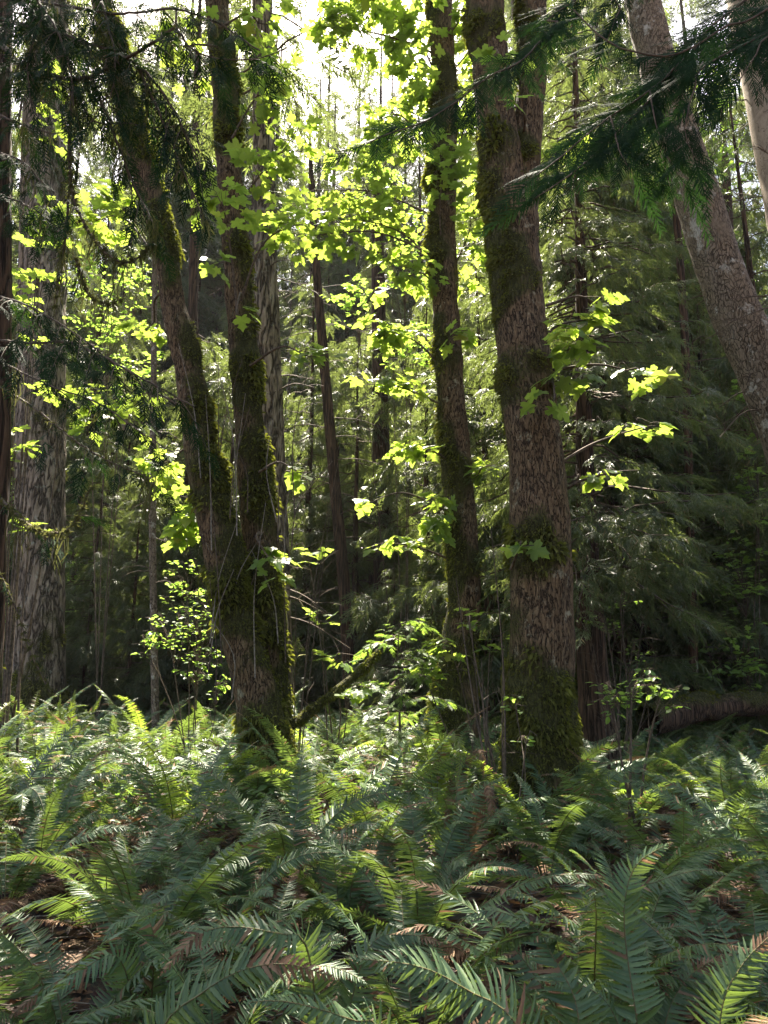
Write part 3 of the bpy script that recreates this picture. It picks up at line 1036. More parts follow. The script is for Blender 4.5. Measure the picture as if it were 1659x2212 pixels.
# tall trees that close the view up to the top on the right and the far left
for px, d, p, sc in [(1090, 38, 1, 1.5), (1150, 42, 0, 1.8), (1230, 39, 0, 1.7), (1330, 37, 1, 1.5), (1460, 38, 0, 1.7), (1550, 42, 1, 1.6), (1640, 38, 0, 1.7), (1010, 45, 5, 1.5),
                     (225, 42, 5, 1.5), (420, 42, 1, 1.5), (340, 46, 1, 1.6), (20, 38, 1, 1.6), (-90, 36, 0, 1.8), (530, 44, 5, 1.5)]:
    spots.append(((px - 829.5) / FPX * d * CP, d, p, sc, rb.uniform(0, 6.28)))
for px, d, p, el in [(655, 26, 2, 38), (700, 28, 5, 37), (745, 25, 2, 36), (790, 27, 0, 38), (835, 25.5, 5, 40), (880, 28, 0, 41), (925, 25, 2, 41), (770, 30, 1, 39), (860, 31, 1, 40),
                     (1075, 27, 0, 50), (1130, 29, 1, 51), (1185, 26.6, 0, 51), (1240, 30, 1, 52), (1300, 27, 1, 52), (1360, 29, 0, 51), (1420, 27, 1, 49), (1485, 30, 0, 50), (1560, 28, 1, 50), (1640, 27, 0, 50), (1210, 33, 0, 52), (1330, 34, 1, 52),
                     (230, 28, 0, 47), (310, 30, 1, 50), (400, 27, 0, 50), (470, 30, 1, 49), (540, 28, 0, 46), (30, 29, 1, 48)]:
    d *= 1.62 if el > 44 else 1.3
    spots.append(((px - 829.5) / FPX * d * CP, d, p, (1.5 + d * math.tan(R(el))) / [22, 25, 17, 27, 11, 24][p], rb.uniform(0, 6.28)))
# clearings that let the sun down to the forest floor: a tree in the way of one is a young one
PH, PR = [22, 25, 17, 27, 11, 24], [2.9, 2.7, 2.4, 2.6, 2.0, 2.3]
CLEAR = [(-0.6, 9.5), (0.4, 8.2), (-3.6, 10.5), (-5.0, 12.5), (-5.6, 15.5), (0.4, 12.0), (-1.4, 15.5), (2.2, 6.0), (-4.4, 14.8), (-6.6, 17.0), (-0.2, 17.5), (-3.2, 16.5)]
thin = []
for x, y, p, sc, spin in spots:
    H, Rr = PH[p] * sc, PR[p] * sc
    lim = H
    for cx, cy_ in CLEAR:
        for z in np.linspace(1, H, 24):
            qx, qy = cx + SUNX * z, cy_ + SUNY * z
            if math.hypot(qx - x, qy - y) < Rr * (1 - z / H) ** 0.75 + 0.2:
                lim = min(lim, max(z * 0.95, 3.0))
                break
    if lim < H:
        if y < 26:
            p, sc = 4, max(lim, 3.5) / 11.0
            sc = min(sc, 1.2)
        elif y < 37 and lim > 8:
            sc = lim / PH[p]
    thin.append((x, y, p, sc, spin))
spots = thin
for px, d, p, sc in [(185, 16, 4, .6), (235, 19, 4, .8), (275, 15.5, 4, .5), (385, 17, 4, .9), (430, 18, 4, .9), (478, 16, 4, .8), (140, 18.5, 2, .9), (655, 18, 2, .7), (725, 20, 4, 1.0), (770, 17.5, 4, .9), (805, 21, 4, 1.1), (1335, 15.5, 4, 1.0), (1440, 17, 2, 1.0),
                     (705, 36, 3, 1.25), (790, 39, 3, 1.35), (850, 35, 3, 1.3), (660, 33, 3, 1.2), (1290, 13.5, 2, 0.95), (1395, 14, 2, 1.1), (1350, 18, 1, 0.95), (1445, 18.5, 0, 1.05), (1250, 17, 0, 0.95), (1185, 20, 1, 0.95), (1120, 22, 0, 1.0), (1500, 16, 5, 0.7), (1560, 21, 1, 1.0),
                     (170, 40, 0, 1.95), (260, 38, 1, 1.75), (310, 44, 0, 2.1), (370, 39, 5, 1.75), (445, 43, 1, 1.9), (500, 40, 0, 1.8), (560, 46, 1, 1.9), (690, 48, 1, 1.95), (825, 50, 1, 2.1), (760, 52, 0, 2.35)]:
    spots.append(((px - 829.5) / FPX * d * CP, d, p, sc, rb.uniform(0, 6.28)))
HIDDEN = [(18.6,24.9), (20.5,29.2), (16.0,31.4), (24.0,35.8), (17.9,39.1), (27.2,42.2), (22.5,46.1), (11.3,37.0), (15.5,48.1), (16.8,55.1), (6.3,27.8), (6.1,30.7), (9.0,34.6),
      (7.1,41.6), (8.2,42.0), (8.5,49.2), (0.9,50.7), (-5.4,20.0), (-15.4,48.1), (-11.4,49.9), (15.0,38.4), (17.9,46.9), (3.8,51.4), (-3.1,19.0), (-6.7,37.3), (-3.0,41.6),
      (-3.3,49.6), (-20.6,31.5), (-22.2,37.3), (-28.3,42.6), (-25.1,43.4), (-20.1,45.6)]                      # wholly behind other trees or outside the picture
spots = [q for q in spots if not any(abs(q[0] - a) < 0.08 and abs(q[1] - b) < 0.08 for a, b in HIDDEN)]
place_conifers(spots)

# the thick furrowed fir on the left
t2, r2_, P2, R2 = plain_trunk('douglas_fir', 'thick upright fir with deeply furrowed bark, mossy at its foot, on the left', 'tree', None,
                              [(80, 1560, 118), (84, 1400, 104), (88, 1200, 96), (92, 900, 92), (97, 600, 84), (102, 300, 78), (108, 0, 72)], 14.5, 32, 12, 'fir_bark', moss_default(9.0, 1.3, 0.0, 0.2, np.array([0.7, -0.3, 0])), sides=56, step=0.12, flare=0.2, lump=0.06, ridge=0.10, fuzz=5000)
crown_mesh(r2_, P2, R2, 16, 32, 3.0, 70, 10).obj('crown', [M['wood'], M['conifer']], t2)
# the grey fir behind the double maple
tc_, rc_, Pc, Rc = plain_trunk('douglas_fir', 'straight grey-barked fir standing right behind the double maple', 'tree', None,
                               [(602, 1540, 66), (597, 1300, 62), (590, 1100, 60), (584, 900, 57), (577, 700, 53), (572, 500, 48), (569, 300, 45), (567, 0, 42)], 11.0, 26, 13, 'fir_bark', moss_default(1.0, 0.8, -0.1, 0.2), sides=44, step=0.10, lump=0.06, ridge=0.07, fuzz=1500)
dead_sticks(tc_, Pc, Rc, rc_, 26, 2.2, 11.5, (0.3, 1.3), rad=0.016)
crown_mesh(rc_, Pc, Rc, 12, 26, 2.0, 45, 9).obj('crown', [M['wood'], M['conifer']], tc_)
# the pale trunks leaning in on the right
t6, r6, P6, R6 = plain_trunk('pale_fir', 'pale cracked trunk with lichen spots leaning in from the right edge', 'tree', None,
                             [(1930, 1560, 118), (1815, 1250, 112), (1752, 1080, 108), (1706, 960, 104), (1650, 810, 99), (1592, 680, 97), (1548, 560, 95), (1507, 430, 91), (1456, 270, 83), (1419, 130, 76), (1388, 0, 70)], 7.5, 19, 14, 'pale_bark', moss_default(3.0, 0.2, -0.35, 0.3, np.array([0.9, -0.2, 0.0])), sides=48, step=0.07, lump=0.06, ridge=0.02, fuzz=900)
dead_sticks(t6, P6, R6, r6, 16, 3.0, 8.5, (0.25, 0.9), rad=0.012)
t7, r7, P7, R7 = plain_trunk('pale_fir', 'smooth tan trunk cut off by the upper right corner', 'tree', None,
                             [(1890, 1300, 132), (1810, 900, 126), (1760, 650, 120), (1715, 430, 116), (1672, 200, 112), (1632, 0, 108)], 6.6, 18, 15, 'smooth_bark', moss_default(5.0, 0.2, -0.55, 0.2), sides=40, step=0.08, lump=0.04, ridge=0.01)
dead_sticks(t7, P7, R7, r7, 12, 3.5, 8.5, (0.3, 0.9), rad=0.012)
# thin trunks further back
t8, r8, P8, R8 = plain_trunk('thin_fir', 'thin dark bare trunk tilting left in the gap', 'tree', None,
                             [(752, 1420, 27), (742, 1250, 26), (728, 1100, 25), (712, 920, 23), (698, 760, 21), (685, 600, 18), (674, 430, 15)], 15.5, 15, 16, 'cedar_bark', sides=20, lump=0.04)
dead_sticks(t8, P8, R8, r8, 34, 2.0, 11.0, (0.5, 1.5), rad=0.013)
t9, r9, P9, R9 = plain_trunk('thin_fir', 'thin pale pole standing between the thick fir and the double maple', 'tree', None,
                             [(335, 1520, 16), (331, 1300, 15), (329, 1100, 15), (331, 900, 14), (333, 700, 12), (335, 450, 9)], 13.0, 13, 17, 'pale_bark', sides=16, lump=0.03)
dead_sticks(t9, P9, R9, r9, 14, 3.0, 9.0, (0.3, 0.9), rad=0.009)
t10, r10, P10, R10 = plain_trunk('red_cedar', 'dark cedar with a flared foot, just right of the stout forked maple', 'tree', None,
                                 [(1290, 1590, 78), (1282, 1480, 66), (1272, 1300, 54), (1264, 1000, 38), (1255, 600, 24), (1248, 300, 15)], 10.4, 14, 18, 'cedar_bark', sides=32, flare=0.4, lump=0.06, ridge=0.05)
crown_mesh(r10, P10, R10, 3.0, 13.5, 2.1, 190, 17, droop=0.6, sz=(0.22, 0.42), shape=0.8).obj('crown', [M['wood'], M['conifer']], t10)
for nm, lab, rows, Yd, H, sd, bk in [
        ('thin_fir', 'dim brown trunk just right of the thick furrowed fir, half hidden by sprays', [(408, 1500, 26), (412, 1000, 24), (418, 600, 20), (425, 200, 16)], 17.0, 22, 31, 'cedar_bark'),
        ('thin_fir', 'grey trunk half hidden by the thick furrowed fir, on its left side', [(45, 1560, 40), (48, 1200, 36), (52, 800, 32), (60, 300, 26)], 16.5, 24, 32, 'fir_bark'),
        ('thin_fir', 'short dark trunk at the back, beside the pale leaning trunk', [(1548, 1440, 26), (1538, 1300, 24), (1525, 1000, 22), (1510, 600, 17)], 15.5, 16, 33, 'cedar_bark'),
        ('thin_fir', 'brown trunk at the back under the pale leaning trunk', [(1610, 1460, 30), (1600, 1150, 28), (1588, 800, 24), (1570, 400, 18)], 17.5, 18, 34, 'cedar_bark'),
        ('thin_fir', 'black trunk in deep shade left of the slim mossy maple', [(832, 1470, 44), (828, 1250, 42), (822, 900, 36), (815, 500, 26)], 17.5, 16, 35, 'cedar_bark'),
        ('thin_fir', 'slender leaning dark trunk in front of the pale leaning trunks', [(1490, 1130, 18), (1478, 700, 17), (1450, 330, 14), (1430, 60, 12)], 12.0, 14, 36, 'cedar_bark')]:
    tt, rr, PP, RR = plain_trunk(nm, lab, 'tree', None, rows, Yd, H, sd, bk, sides=20, lump=0.04)
    dead_sticks(tt, PP, RR, rr, 10, 2.0, 9.0, (0.4, 1.2), rad=0.012)


# ------------------------------------------------------------------ near cedar branches
def cedar_branch(root, pts, rng, r0=0.012, tw_step=0.13, tw_len=(0.25, 0.6), spray=(0.16, 0.26), mossy=0, face=0.0, name='branch', hang=0.8, start=0.1, mat='near_conifer', strands=0, flat=False, shapes=None):
    """A branch along world points with hanging side twigs and flat sprays; branch > sprays (and hanging_moss)."""
    L = np.linalg.norm(np.diff(np.asarray(pts), axis=0), axis=1).sum()
    n = max(12, int(L / 0.06))
    path = spline(pts, n)
    T = nrm(np.gradient(path, axis=0))
    wood = Mesh().add(*tube(path + rng.normal(0, r0 * 0.25, path.shape), np.linspace(r0, r0 * 0.35, n), 6), 0, True)
    SP_, SD, SN, SS = [], [], [], []
    camn = np.array([0, -1.0, 0.25])
    s = start * L
    sg = 1
    while s < L and tw_len[1] > 0:
        i = min(int(s / L * (n - 1)), n - 1)
        t = T[i]
        side = nrm(np.cross(t, [0, 0, 1])) if face < 0.5 else nrm(np.cross(t, camn))
        if flat:                                     # sprays stand straight off the bough, a second one on some of them
            d = nrm(t * rng.uniform(0.55, 0.9) + side * sg * rng.uniform(0.5, 0.9) + np.array([0, 0, -hang * rng.uniform(0.2, 1.0)]))
            nn = nrm(np.array([0, 0, 1.0]) * (1 - face) + camn * face + rng.normal(0, 0.22, 3))
            l = rng.uniform(*spray) * (1.05 - 0.4 * s / L)
            SP_.append(path[i])
            SD.append(d)
            SN.append(nn)
            SS.append(l)
            if rng.random() < 0.55:
                u = rng.uniform(0.35, 0.7)
                SP_.append(path[i] + d * l * u)
                SD.append(nrm(d + nrm(np.cross(d, nn)) * rng.choice([-1, 1]) * 0.7 + np.array([0, 0, -0.3])))
                SN.append(nrm(nn + rng.normal(0, 0.2, 3)))
                SS.append(l * 0.75)
            s += tw_step * rng.uniform(0.7, 1.3)
            sg = -sg
            continue
        d = nrm(t * rng.uniform(0.5, 1.0) + side * sg * rng.uniform(0.4, 1.0) + np.array([0, 0, -hang * rng.uniform(0.3, 1.0)]))
        l = rng.uniform(*tw_len) * (1.0 - 0.5 * s / L)
        m = 8
        tw = spline([path[i], path[i] + d * l * 0.5, path[i] + d * l + np.array([0, 0, -0.25 * l * hang])], m)
        wood.add(*tube(tw, np.linspace(0.004, 0.0018, m), 3), 0, True)
        dt = nrm(np.gradient(tw, axis=0))
        k = 0
        u = 0.10
        while u < 1.0:
            j = min(int(u * (m - 1)), m - 1)
            a = 1 if k % 2 else -1
            nn = nrm(np.array([0, 0, 1.0]) * (1 - face) + camn * face + rng.normal(0, 0.2, 3))
            ss = nrm(np.cross(dt[j], nn))
            SP_.append(tw[j])
            SD.append(nrm(dt[j] * 0.9 + ss * a * rng.uniform(0.5, 0.9) + np.array([0, 0, -0.15])))
            SN.append(nn)
            SS.append(rng.uniform(*spray) * (1.1 - 0.4 * u))
            u += 0.11 / l * (spray[1] / 0.26)
            k += 1
        SP_.append(tw[-1])
        SD.append(dt[-1])
        SN.append(nrm(np.array([0, 0, 1.0]) * (1 - face) + camn * face + rng.normal(0, 0.2, 3)))
        SS.append(rng.uniform(*spray))
        s += tw_step * rng.uniform(0.6, 1.4)
        sg = -sg
    if flat:
        SP_.append(path[-1])
        SD.append(T[-1])
        SN.append(nrm(camn + rng.normal(0, 0.2, 3)))
        SS.append(spray[1] * 0.8)
    b = wood.obj(name, [M['wood']], root)
    if SP_:
        V, F = scatter(shapes or NSPRAY, np.array(SP_), np.array(SD), np.array(SN), np.array(SS), rng)
        Mesh().add(V, F).obj('sprays', [M[mat]], b)
    if mossy or strands:
        mm = Mesh()
        cnt = int(mossy)
        if cnt:
            i = rng.integers(0, n, cnt)
            d = nrm(rng.normal(0, 1, (cnt, 3)) + [0, 0, -0.5])
            Ls = rng.uniform(0.015, 0.05, cnt)
            p = path[i] + rng.normal(0, r0 * 0.7, (cnt, 3))
            w_ = nrm(np.cross(d, rng.normal(0, 1, (cnt, 3)))) * (Ls * 0.2)[:, None]
            V = np.stack([p - w_, p + w_, p + d * Ls[:, None]], 1).reshape(-1, 3)
            mm.add(V, np.arange(3 * cnt).reshape(-1, 3))
        if strands:                                  # long limp strands of moss hanging in tufts
            for q in range(strands):
                i0 = rng.integers(n // 6, n)
                for z in range(rng.integers(6, 14)):
                    p = path[min(n - 1, max(0, i0 + rng.integers(-1, 2)))] + rng.normal(0, 0.02, 3)
                    l = rng.uniform(0.08, 0.38)
                    a = p + np.array([rng.normal(0, .03), rng.normal(0, .03), -l * 0.5])
                    c = p + np.array([rng.normal(0, .03), rng.normal(0, .03), -l])
                    wv = nrm(np.array([rng.normal(), rng.normal(), 0])) * rng.uniform(0.0015, 0.004)
                    mm.add(np.array([p - wv, p + wv, a + wv * 1.2, a - wv * 1.2, c]), np.array([[0, 1, 2], [0, 2, 3], [3, 2, 4]]))
        mm.obj('moss', [M['lichen']], b)
    return b


# the cedar at the left edge with its hanging mossy boughs
rl = np.random.default_rng(41)
P1, R1 = px_path([(-62, 1800, 88), (-46, 1500, 84), (-28, 1200, 78), (-16, 900, 72), (-12, 600, 66), (-8, 300, 60), (-4, 0, 56)], 5.2)
P1, R1 = to_ground(P1, R1)
P1, R1 = grow_up(P1, R1, 14)
b1 = P1[0].copy()
b1[2] = float(ground(b1[0], b1[1]))
t1 = thing('red_cedar', b1, 'dark cedar trunk at the left edge with long drooping mossy boughs', 'tree')
V, F, mo, nd = trunk_mesh(P1, R1, 32, 0.06, 0.15, 0.06, ridge=0.04, moss_fn=moss_default(6, 0.3, 0.05, 0.3), seed=3)
Mesh().add(V, F, 0, True, mo).obj('trunk', [M['cedar_bark']], t1, attr='moss')
Mesh().add(*moss_fuzz(V, F, mo, nd, 3000, rl, size=0.03)).obj('moss', [M['moss']], t1)


def pts(lst):
    return [at(*q) for q in lst]


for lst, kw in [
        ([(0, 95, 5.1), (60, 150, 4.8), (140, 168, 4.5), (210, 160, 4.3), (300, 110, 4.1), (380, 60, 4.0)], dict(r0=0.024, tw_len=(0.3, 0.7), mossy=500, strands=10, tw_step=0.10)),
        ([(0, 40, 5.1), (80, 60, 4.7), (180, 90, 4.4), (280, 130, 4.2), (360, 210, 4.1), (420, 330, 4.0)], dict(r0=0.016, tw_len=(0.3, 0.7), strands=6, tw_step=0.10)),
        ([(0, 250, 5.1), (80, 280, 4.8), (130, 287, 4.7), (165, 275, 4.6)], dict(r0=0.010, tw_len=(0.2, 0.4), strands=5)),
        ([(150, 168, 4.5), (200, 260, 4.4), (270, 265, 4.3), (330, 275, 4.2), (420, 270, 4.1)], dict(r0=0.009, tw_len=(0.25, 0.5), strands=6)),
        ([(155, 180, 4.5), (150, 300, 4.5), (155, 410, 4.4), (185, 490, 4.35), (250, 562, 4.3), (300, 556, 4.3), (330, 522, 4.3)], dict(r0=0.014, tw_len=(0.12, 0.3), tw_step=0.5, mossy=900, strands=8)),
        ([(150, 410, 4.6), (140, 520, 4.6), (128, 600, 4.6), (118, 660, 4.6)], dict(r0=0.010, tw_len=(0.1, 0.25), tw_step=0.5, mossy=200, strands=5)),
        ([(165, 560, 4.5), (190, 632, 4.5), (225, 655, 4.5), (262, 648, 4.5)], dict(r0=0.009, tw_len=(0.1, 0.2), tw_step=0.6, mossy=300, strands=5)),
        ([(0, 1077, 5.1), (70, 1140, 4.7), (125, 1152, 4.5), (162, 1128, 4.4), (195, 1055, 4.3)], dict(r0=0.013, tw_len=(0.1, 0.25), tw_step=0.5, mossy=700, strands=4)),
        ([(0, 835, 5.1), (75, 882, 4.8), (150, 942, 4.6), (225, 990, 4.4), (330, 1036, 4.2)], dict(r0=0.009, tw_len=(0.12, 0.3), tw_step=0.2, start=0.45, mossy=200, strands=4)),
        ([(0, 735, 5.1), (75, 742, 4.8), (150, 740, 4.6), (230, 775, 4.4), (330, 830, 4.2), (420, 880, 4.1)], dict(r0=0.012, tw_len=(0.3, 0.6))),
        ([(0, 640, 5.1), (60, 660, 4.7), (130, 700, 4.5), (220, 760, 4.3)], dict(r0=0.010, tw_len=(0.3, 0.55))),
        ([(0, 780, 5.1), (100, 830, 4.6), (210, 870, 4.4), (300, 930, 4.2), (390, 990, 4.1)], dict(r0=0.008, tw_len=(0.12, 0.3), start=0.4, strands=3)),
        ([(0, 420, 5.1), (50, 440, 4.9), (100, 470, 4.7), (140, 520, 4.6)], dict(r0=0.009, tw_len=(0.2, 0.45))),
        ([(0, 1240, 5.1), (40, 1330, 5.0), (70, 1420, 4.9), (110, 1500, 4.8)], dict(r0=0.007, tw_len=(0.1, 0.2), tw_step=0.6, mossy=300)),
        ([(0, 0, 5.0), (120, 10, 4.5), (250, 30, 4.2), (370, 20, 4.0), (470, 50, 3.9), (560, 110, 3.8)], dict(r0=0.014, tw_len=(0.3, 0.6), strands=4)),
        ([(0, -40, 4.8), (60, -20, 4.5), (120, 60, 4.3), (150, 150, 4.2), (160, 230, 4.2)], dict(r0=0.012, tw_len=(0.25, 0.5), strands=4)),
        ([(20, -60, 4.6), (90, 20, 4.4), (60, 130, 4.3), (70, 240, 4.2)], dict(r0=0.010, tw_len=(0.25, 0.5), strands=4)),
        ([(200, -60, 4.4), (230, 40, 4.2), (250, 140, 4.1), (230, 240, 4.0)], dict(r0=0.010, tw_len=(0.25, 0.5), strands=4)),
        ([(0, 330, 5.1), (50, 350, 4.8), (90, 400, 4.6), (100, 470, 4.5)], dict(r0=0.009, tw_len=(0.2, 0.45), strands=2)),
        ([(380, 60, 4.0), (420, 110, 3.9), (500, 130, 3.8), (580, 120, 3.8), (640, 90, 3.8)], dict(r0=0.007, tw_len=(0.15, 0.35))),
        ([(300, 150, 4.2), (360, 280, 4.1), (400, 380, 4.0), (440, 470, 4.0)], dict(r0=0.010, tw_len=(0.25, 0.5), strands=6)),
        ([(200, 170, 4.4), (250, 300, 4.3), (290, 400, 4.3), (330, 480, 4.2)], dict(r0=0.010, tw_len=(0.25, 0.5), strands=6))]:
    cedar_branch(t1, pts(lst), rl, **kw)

# the conifer standing just outside the right edge whose dark boughs hang across the upper right
rr_ = np.random.default_rng(43)
bx = np.array([2.6, 2.4])
b11 = np.array([bx[0], bx[1], float(ground(*bx))])
t11 = thing('red_cedar', b11, 'conifer just outside the right edge whose dark boughs hang across the upper right corner', 'tree')
Pz = [b11 + [0, 0, -0.1], b11 + [0.02, 0, 2], b11 + [0.0, 0.05, 5], b11 + [-0.05, 0, 10]]
V, F, mo, nd = trunk_mesh(Pz, [0.2, 0.17, 0.14, 0.05], 24, 0.12, 0.3, 0.06, moss_fn=lambda p, d, s: 0.2 + 0.3 * fbm(p, 1.0), seed=8)
Mesh().add(V, F, 0, True, mo).obj('trunk', [M['cedar_bark']], t11, attr='moss')
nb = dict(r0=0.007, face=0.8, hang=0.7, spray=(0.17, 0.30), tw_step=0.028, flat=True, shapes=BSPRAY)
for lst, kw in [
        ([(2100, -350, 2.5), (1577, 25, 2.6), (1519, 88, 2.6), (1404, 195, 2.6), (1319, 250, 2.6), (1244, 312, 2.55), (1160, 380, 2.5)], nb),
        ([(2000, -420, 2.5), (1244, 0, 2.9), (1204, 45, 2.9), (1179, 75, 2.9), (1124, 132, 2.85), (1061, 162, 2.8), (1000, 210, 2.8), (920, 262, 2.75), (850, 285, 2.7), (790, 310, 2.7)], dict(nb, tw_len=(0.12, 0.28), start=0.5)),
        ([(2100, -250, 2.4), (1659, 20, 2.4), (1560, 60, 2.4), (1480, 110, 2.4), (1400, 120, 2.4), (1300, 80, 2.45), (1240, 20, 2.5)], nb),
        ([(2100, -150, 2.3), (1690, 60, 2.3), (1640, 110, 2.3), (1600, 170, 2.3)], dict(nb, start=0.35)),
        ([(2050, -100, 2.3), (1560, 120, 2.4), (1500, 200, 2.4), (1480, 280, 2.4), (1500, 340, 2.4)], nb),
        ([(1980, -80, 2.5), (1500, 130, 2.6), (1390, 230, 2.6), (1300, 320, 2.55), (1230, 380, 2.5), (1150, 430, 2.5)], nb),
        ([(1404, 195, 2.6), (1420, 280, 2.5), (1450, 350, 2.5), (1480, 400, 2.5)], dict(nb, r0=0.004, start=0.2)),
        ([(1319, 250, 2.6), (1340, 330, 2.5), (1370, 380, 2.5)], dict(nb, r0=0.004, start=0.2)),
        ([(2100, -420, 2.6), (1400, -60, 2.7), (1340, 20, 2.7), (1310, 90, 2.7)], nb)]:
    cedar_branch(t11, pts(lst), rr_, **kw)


# ------------------------------------------------------------------ ferns
def pinna_template(detail):
    if detail == 0:
        V = np.array([(-.5, 0, 0), (.5, 0, 0), (.42, .62, 0), (0, 1, 0), (-.42, .62, 0)])
        F = np.array([(0, 1, 2), (0, 2, 4), (4, 2, 3)])
    else:
        u = [0, .10, .35, .62, .84, 1.0] if detail == 1 else [0, .06, .18, .34, .5, .66, .82, .93, 1.0]
        w = [.42, .55, .50, .42, .27, .02] if detail == 1 else [.40, .60, .52, .50, .47, .40, .29, .17, .02]
        V = []
        for i, (a, b) in enumerate(zip(u, w)):
            j = 0.06 * (1 if i % 2 else -1) if detail == 2 else 0
            V += [(-b - (0.18 if i == 1 else 0) - j, a, 0.10), (0, a, 0.0), (b + j, a, 0.10)]
        V = np.array(V)
        F = []
        for i in range(len(u) - 1):
            k = 3 * i
            F += [(k, k + 1, k + 4), (k, k + 4, k + 3), (k + 1, k + 2, k + 5), (k + 1, k + 5, k + 4)]
        F = np.array(F)
    return V, F


PT = [pinna_template(d) for d in range(3)]


def frond(path, N, npair, plen, detail, rng, stipe=0.14, curl=0.25):
    """A sword-fern frond along path: verts/faces of the pinnae and of the stalk."""
    n = 40
    P = spline(path, n) if len(path) != n else np.asarray(path)
    T = nrm(np.gradient(P, axis=0))
    L = np.linalg.norm(np.diff(P, axis=0), axis=1).sum()
    t = np.linspace(0, 1, npair)
    u = (stipe + (1 - stipe) * t) * (n - 1)
    c = np.stack([np.interp(u, np.arange(n), P[:, q]) for q in range(3)], 1)
    tt = nrm(np.stack([np.interp(u, np.arange(n), T[:, q]) for q in range(3)], 1))
    S = nrm(np.cross(tt, np.broadcast_to(N, tt.shape)))
    NN = np.cross(S, tt)
    prof = np.minimum(1, 0.62 + t / 0.18 * 0.38) * np.clip(1 - t ** 2.3, 0, 1) ** 0.85 + 0.03
    VV, FF, base = [], [], 0
    tv, tf = PT[detail]
    sp = L * (1 - stipe) / npair
    for sg in (-1, 1):
        m = npair
        fw = R(12) + R(38) * t ** 2 + rng.normal(0, 0.09, m)
        dz = rng.normal(-0.10, 0.12, m) - curl * 0.3
        d = nrm(S * (sg * np.cos(fw))[:, None] + tt * np.sin(fw)[:, None] + NN * dz[:, None])
        roll = rng.normal(0, 0.32, m)
        nn = nrm(NN + tt * roll[:, None])
        x = nrm(np.cross(d, nn))
        z = np.cross(x, d)
        ln = plen * prof * rng.uniform(0.86, 1.1, m)
        if rng.random() < 0.5:                       # a broken or chewed stretch here and there
            k = rng.integers(0, m - 3)
            ln[k:k + rng.integers(1, 4)] *= rng.uniform(0.2, 0.7)
        w = sp * 0.84 * (0.45 + 0.55 * prof)
        cc = c + tt * (sg * sp * 0.25)
        a = tv[:, 1]
        out = (cc[:, None, :] + (tv[None, :, 0:1] * w[:, None, None]) * x[:, None, :] + (a[None, :, None] * ln[:, None, None]) * d[:, None, :]
               + (tv[None, :, 2:3] * w[:, None, None] - (curl * a ** 2)[None, :, None] * ln[:, None, None] * 0.5) * z[:, None, :]
               + (0.10 * (a ** 2)[None, :, None] * ln[:, None, None]) * tt[:, None, :])
        ff = tf[None] + (np.arange(m) * len(tv))[:, None, None] + base
        VV.append(out.reshape(-1, 3))
        FF.append(ff.reshape(-1, 3))
        base += m * len(tv)
    st = tube(P[::2], np.linspace(0.0042, 0.0012, n // 2) * (0.6 + 0.5 * L), 4 if detail else 3)
    kk = np.tile(np.repeat(t, len(tf)), 2)
    brown = np.repeat(rng.random(2 * npair) < 0.03, len(tf))
    if rng.random() < 0.22:
        brown |= kk > rng.uniform(0.72, 0.95)
    return (np.vstack(VV), np.vstack(FF), brown), st


def add_frond(m, pl, st, green=0, brown=2, stalk=1):
    """Green and browned pinnae and the stalk into one mesh."""
    V, F, b = pl
    m.add(V, F[~b], green)
    if b.any():
        m.F.append((F[b] + (m.n - len(V)), brown, False))
    m.add(*st, stalk, True)
    return m


def frond_path(rng, L, az, e0, bend, twist=0.0):
    n = 40
    s = np.linspace(0, 1, n)
    el = e0 - bend * s ** 1.3
    a = az + twist * s
    d = np.stack([np.cos(el) * np.cos(a), np.cos(el) * np.sin(a), np.sin(el)], 1)
    return np.vstack([[0, 0, 0], np.cumsum(d, axis=0)[:-1]]) * (L / n)


def frond_mesh(rng, L, az, detail, dead=False, e0=None):
    e0 = R(rng.uniform(48, 82)) if e0 is None else e0
    bend = R(rng.uniform(45, 105))
    if dead:
        e0, bend = R(rng.uniform(15, 40)), R(rng.uniform(50, 90))
    p = frond_path(rng, L, az, e0, bend, rng.normal(0, 0.35))
    p = p + np.array([math.cos(az), math.sin(az), 0]) * 0.04
    side = np.array([-math.sin(az), math.cos(az), 0])
    N = np.array([0, 0, 1.0]) * 0.8 - np.array([math.cos(az), math.sin(az), 0]) * 0.6 + side * rng.normal(0, 0.35)
    pl, st = frond(p, N, int(36 + 25 * L), rng.uniform(0.078, 0.112) * (0.55 + 0.5 * L), detail, rng, stipe=rng.uniform(0.10, 0.2), curl=rng.uniform(0.05, 0.5))
    return pl, st


def fern_fronds(rng, nf, L0, detail, near):
    out = []
    a0 = rng.uniform(0, 6.28)
    for k in range(nf):
        az = a0 + 2 * math.pi * k / nf + rng.normal(0, 0.25)
        kind = 'fern'
        q = rng.random()
        if q > 0.97 and not near:
            kind = 'fern_yellow'
        pl, st = frond_mesh(rng, L0 * rng.uniform(0.65, 1.1), az, detail)
        out.append((pl, st, kind))
    for k in range(rng.integers(1, 5)):
        pl, st = frond_mesh(rng, L0 * rng.uniform(0.5, 0.9), rng.uniform(0, 6.28), min(detail, 1), dead=True)
        out.append((pl, st, 'fern_dead'))
    return out


def fern_with_parts(seed, nf, L0, detail, loc):
    rng = np.random.default_rng(seed)
    root = thing('sword_fern', loc, 'fern', 'fern')
    for pl, st, kind in fern_fronds(rng, nf, L0, detail, True):
        me = add_frond(Mesh(), pl, st).data('frond', [M[kind], M['rachis'], M['fern_dead']])
        o = bpy.data.objects.new('frond', me)
        COL.objects.link(o)
        o.parent = root
        if kind == 'fern_dead':
            o['label'] = 'brown withered frond'
        elif kind == 'fern_yellow':
            o['label'] = 'yellowing frond'
    return root


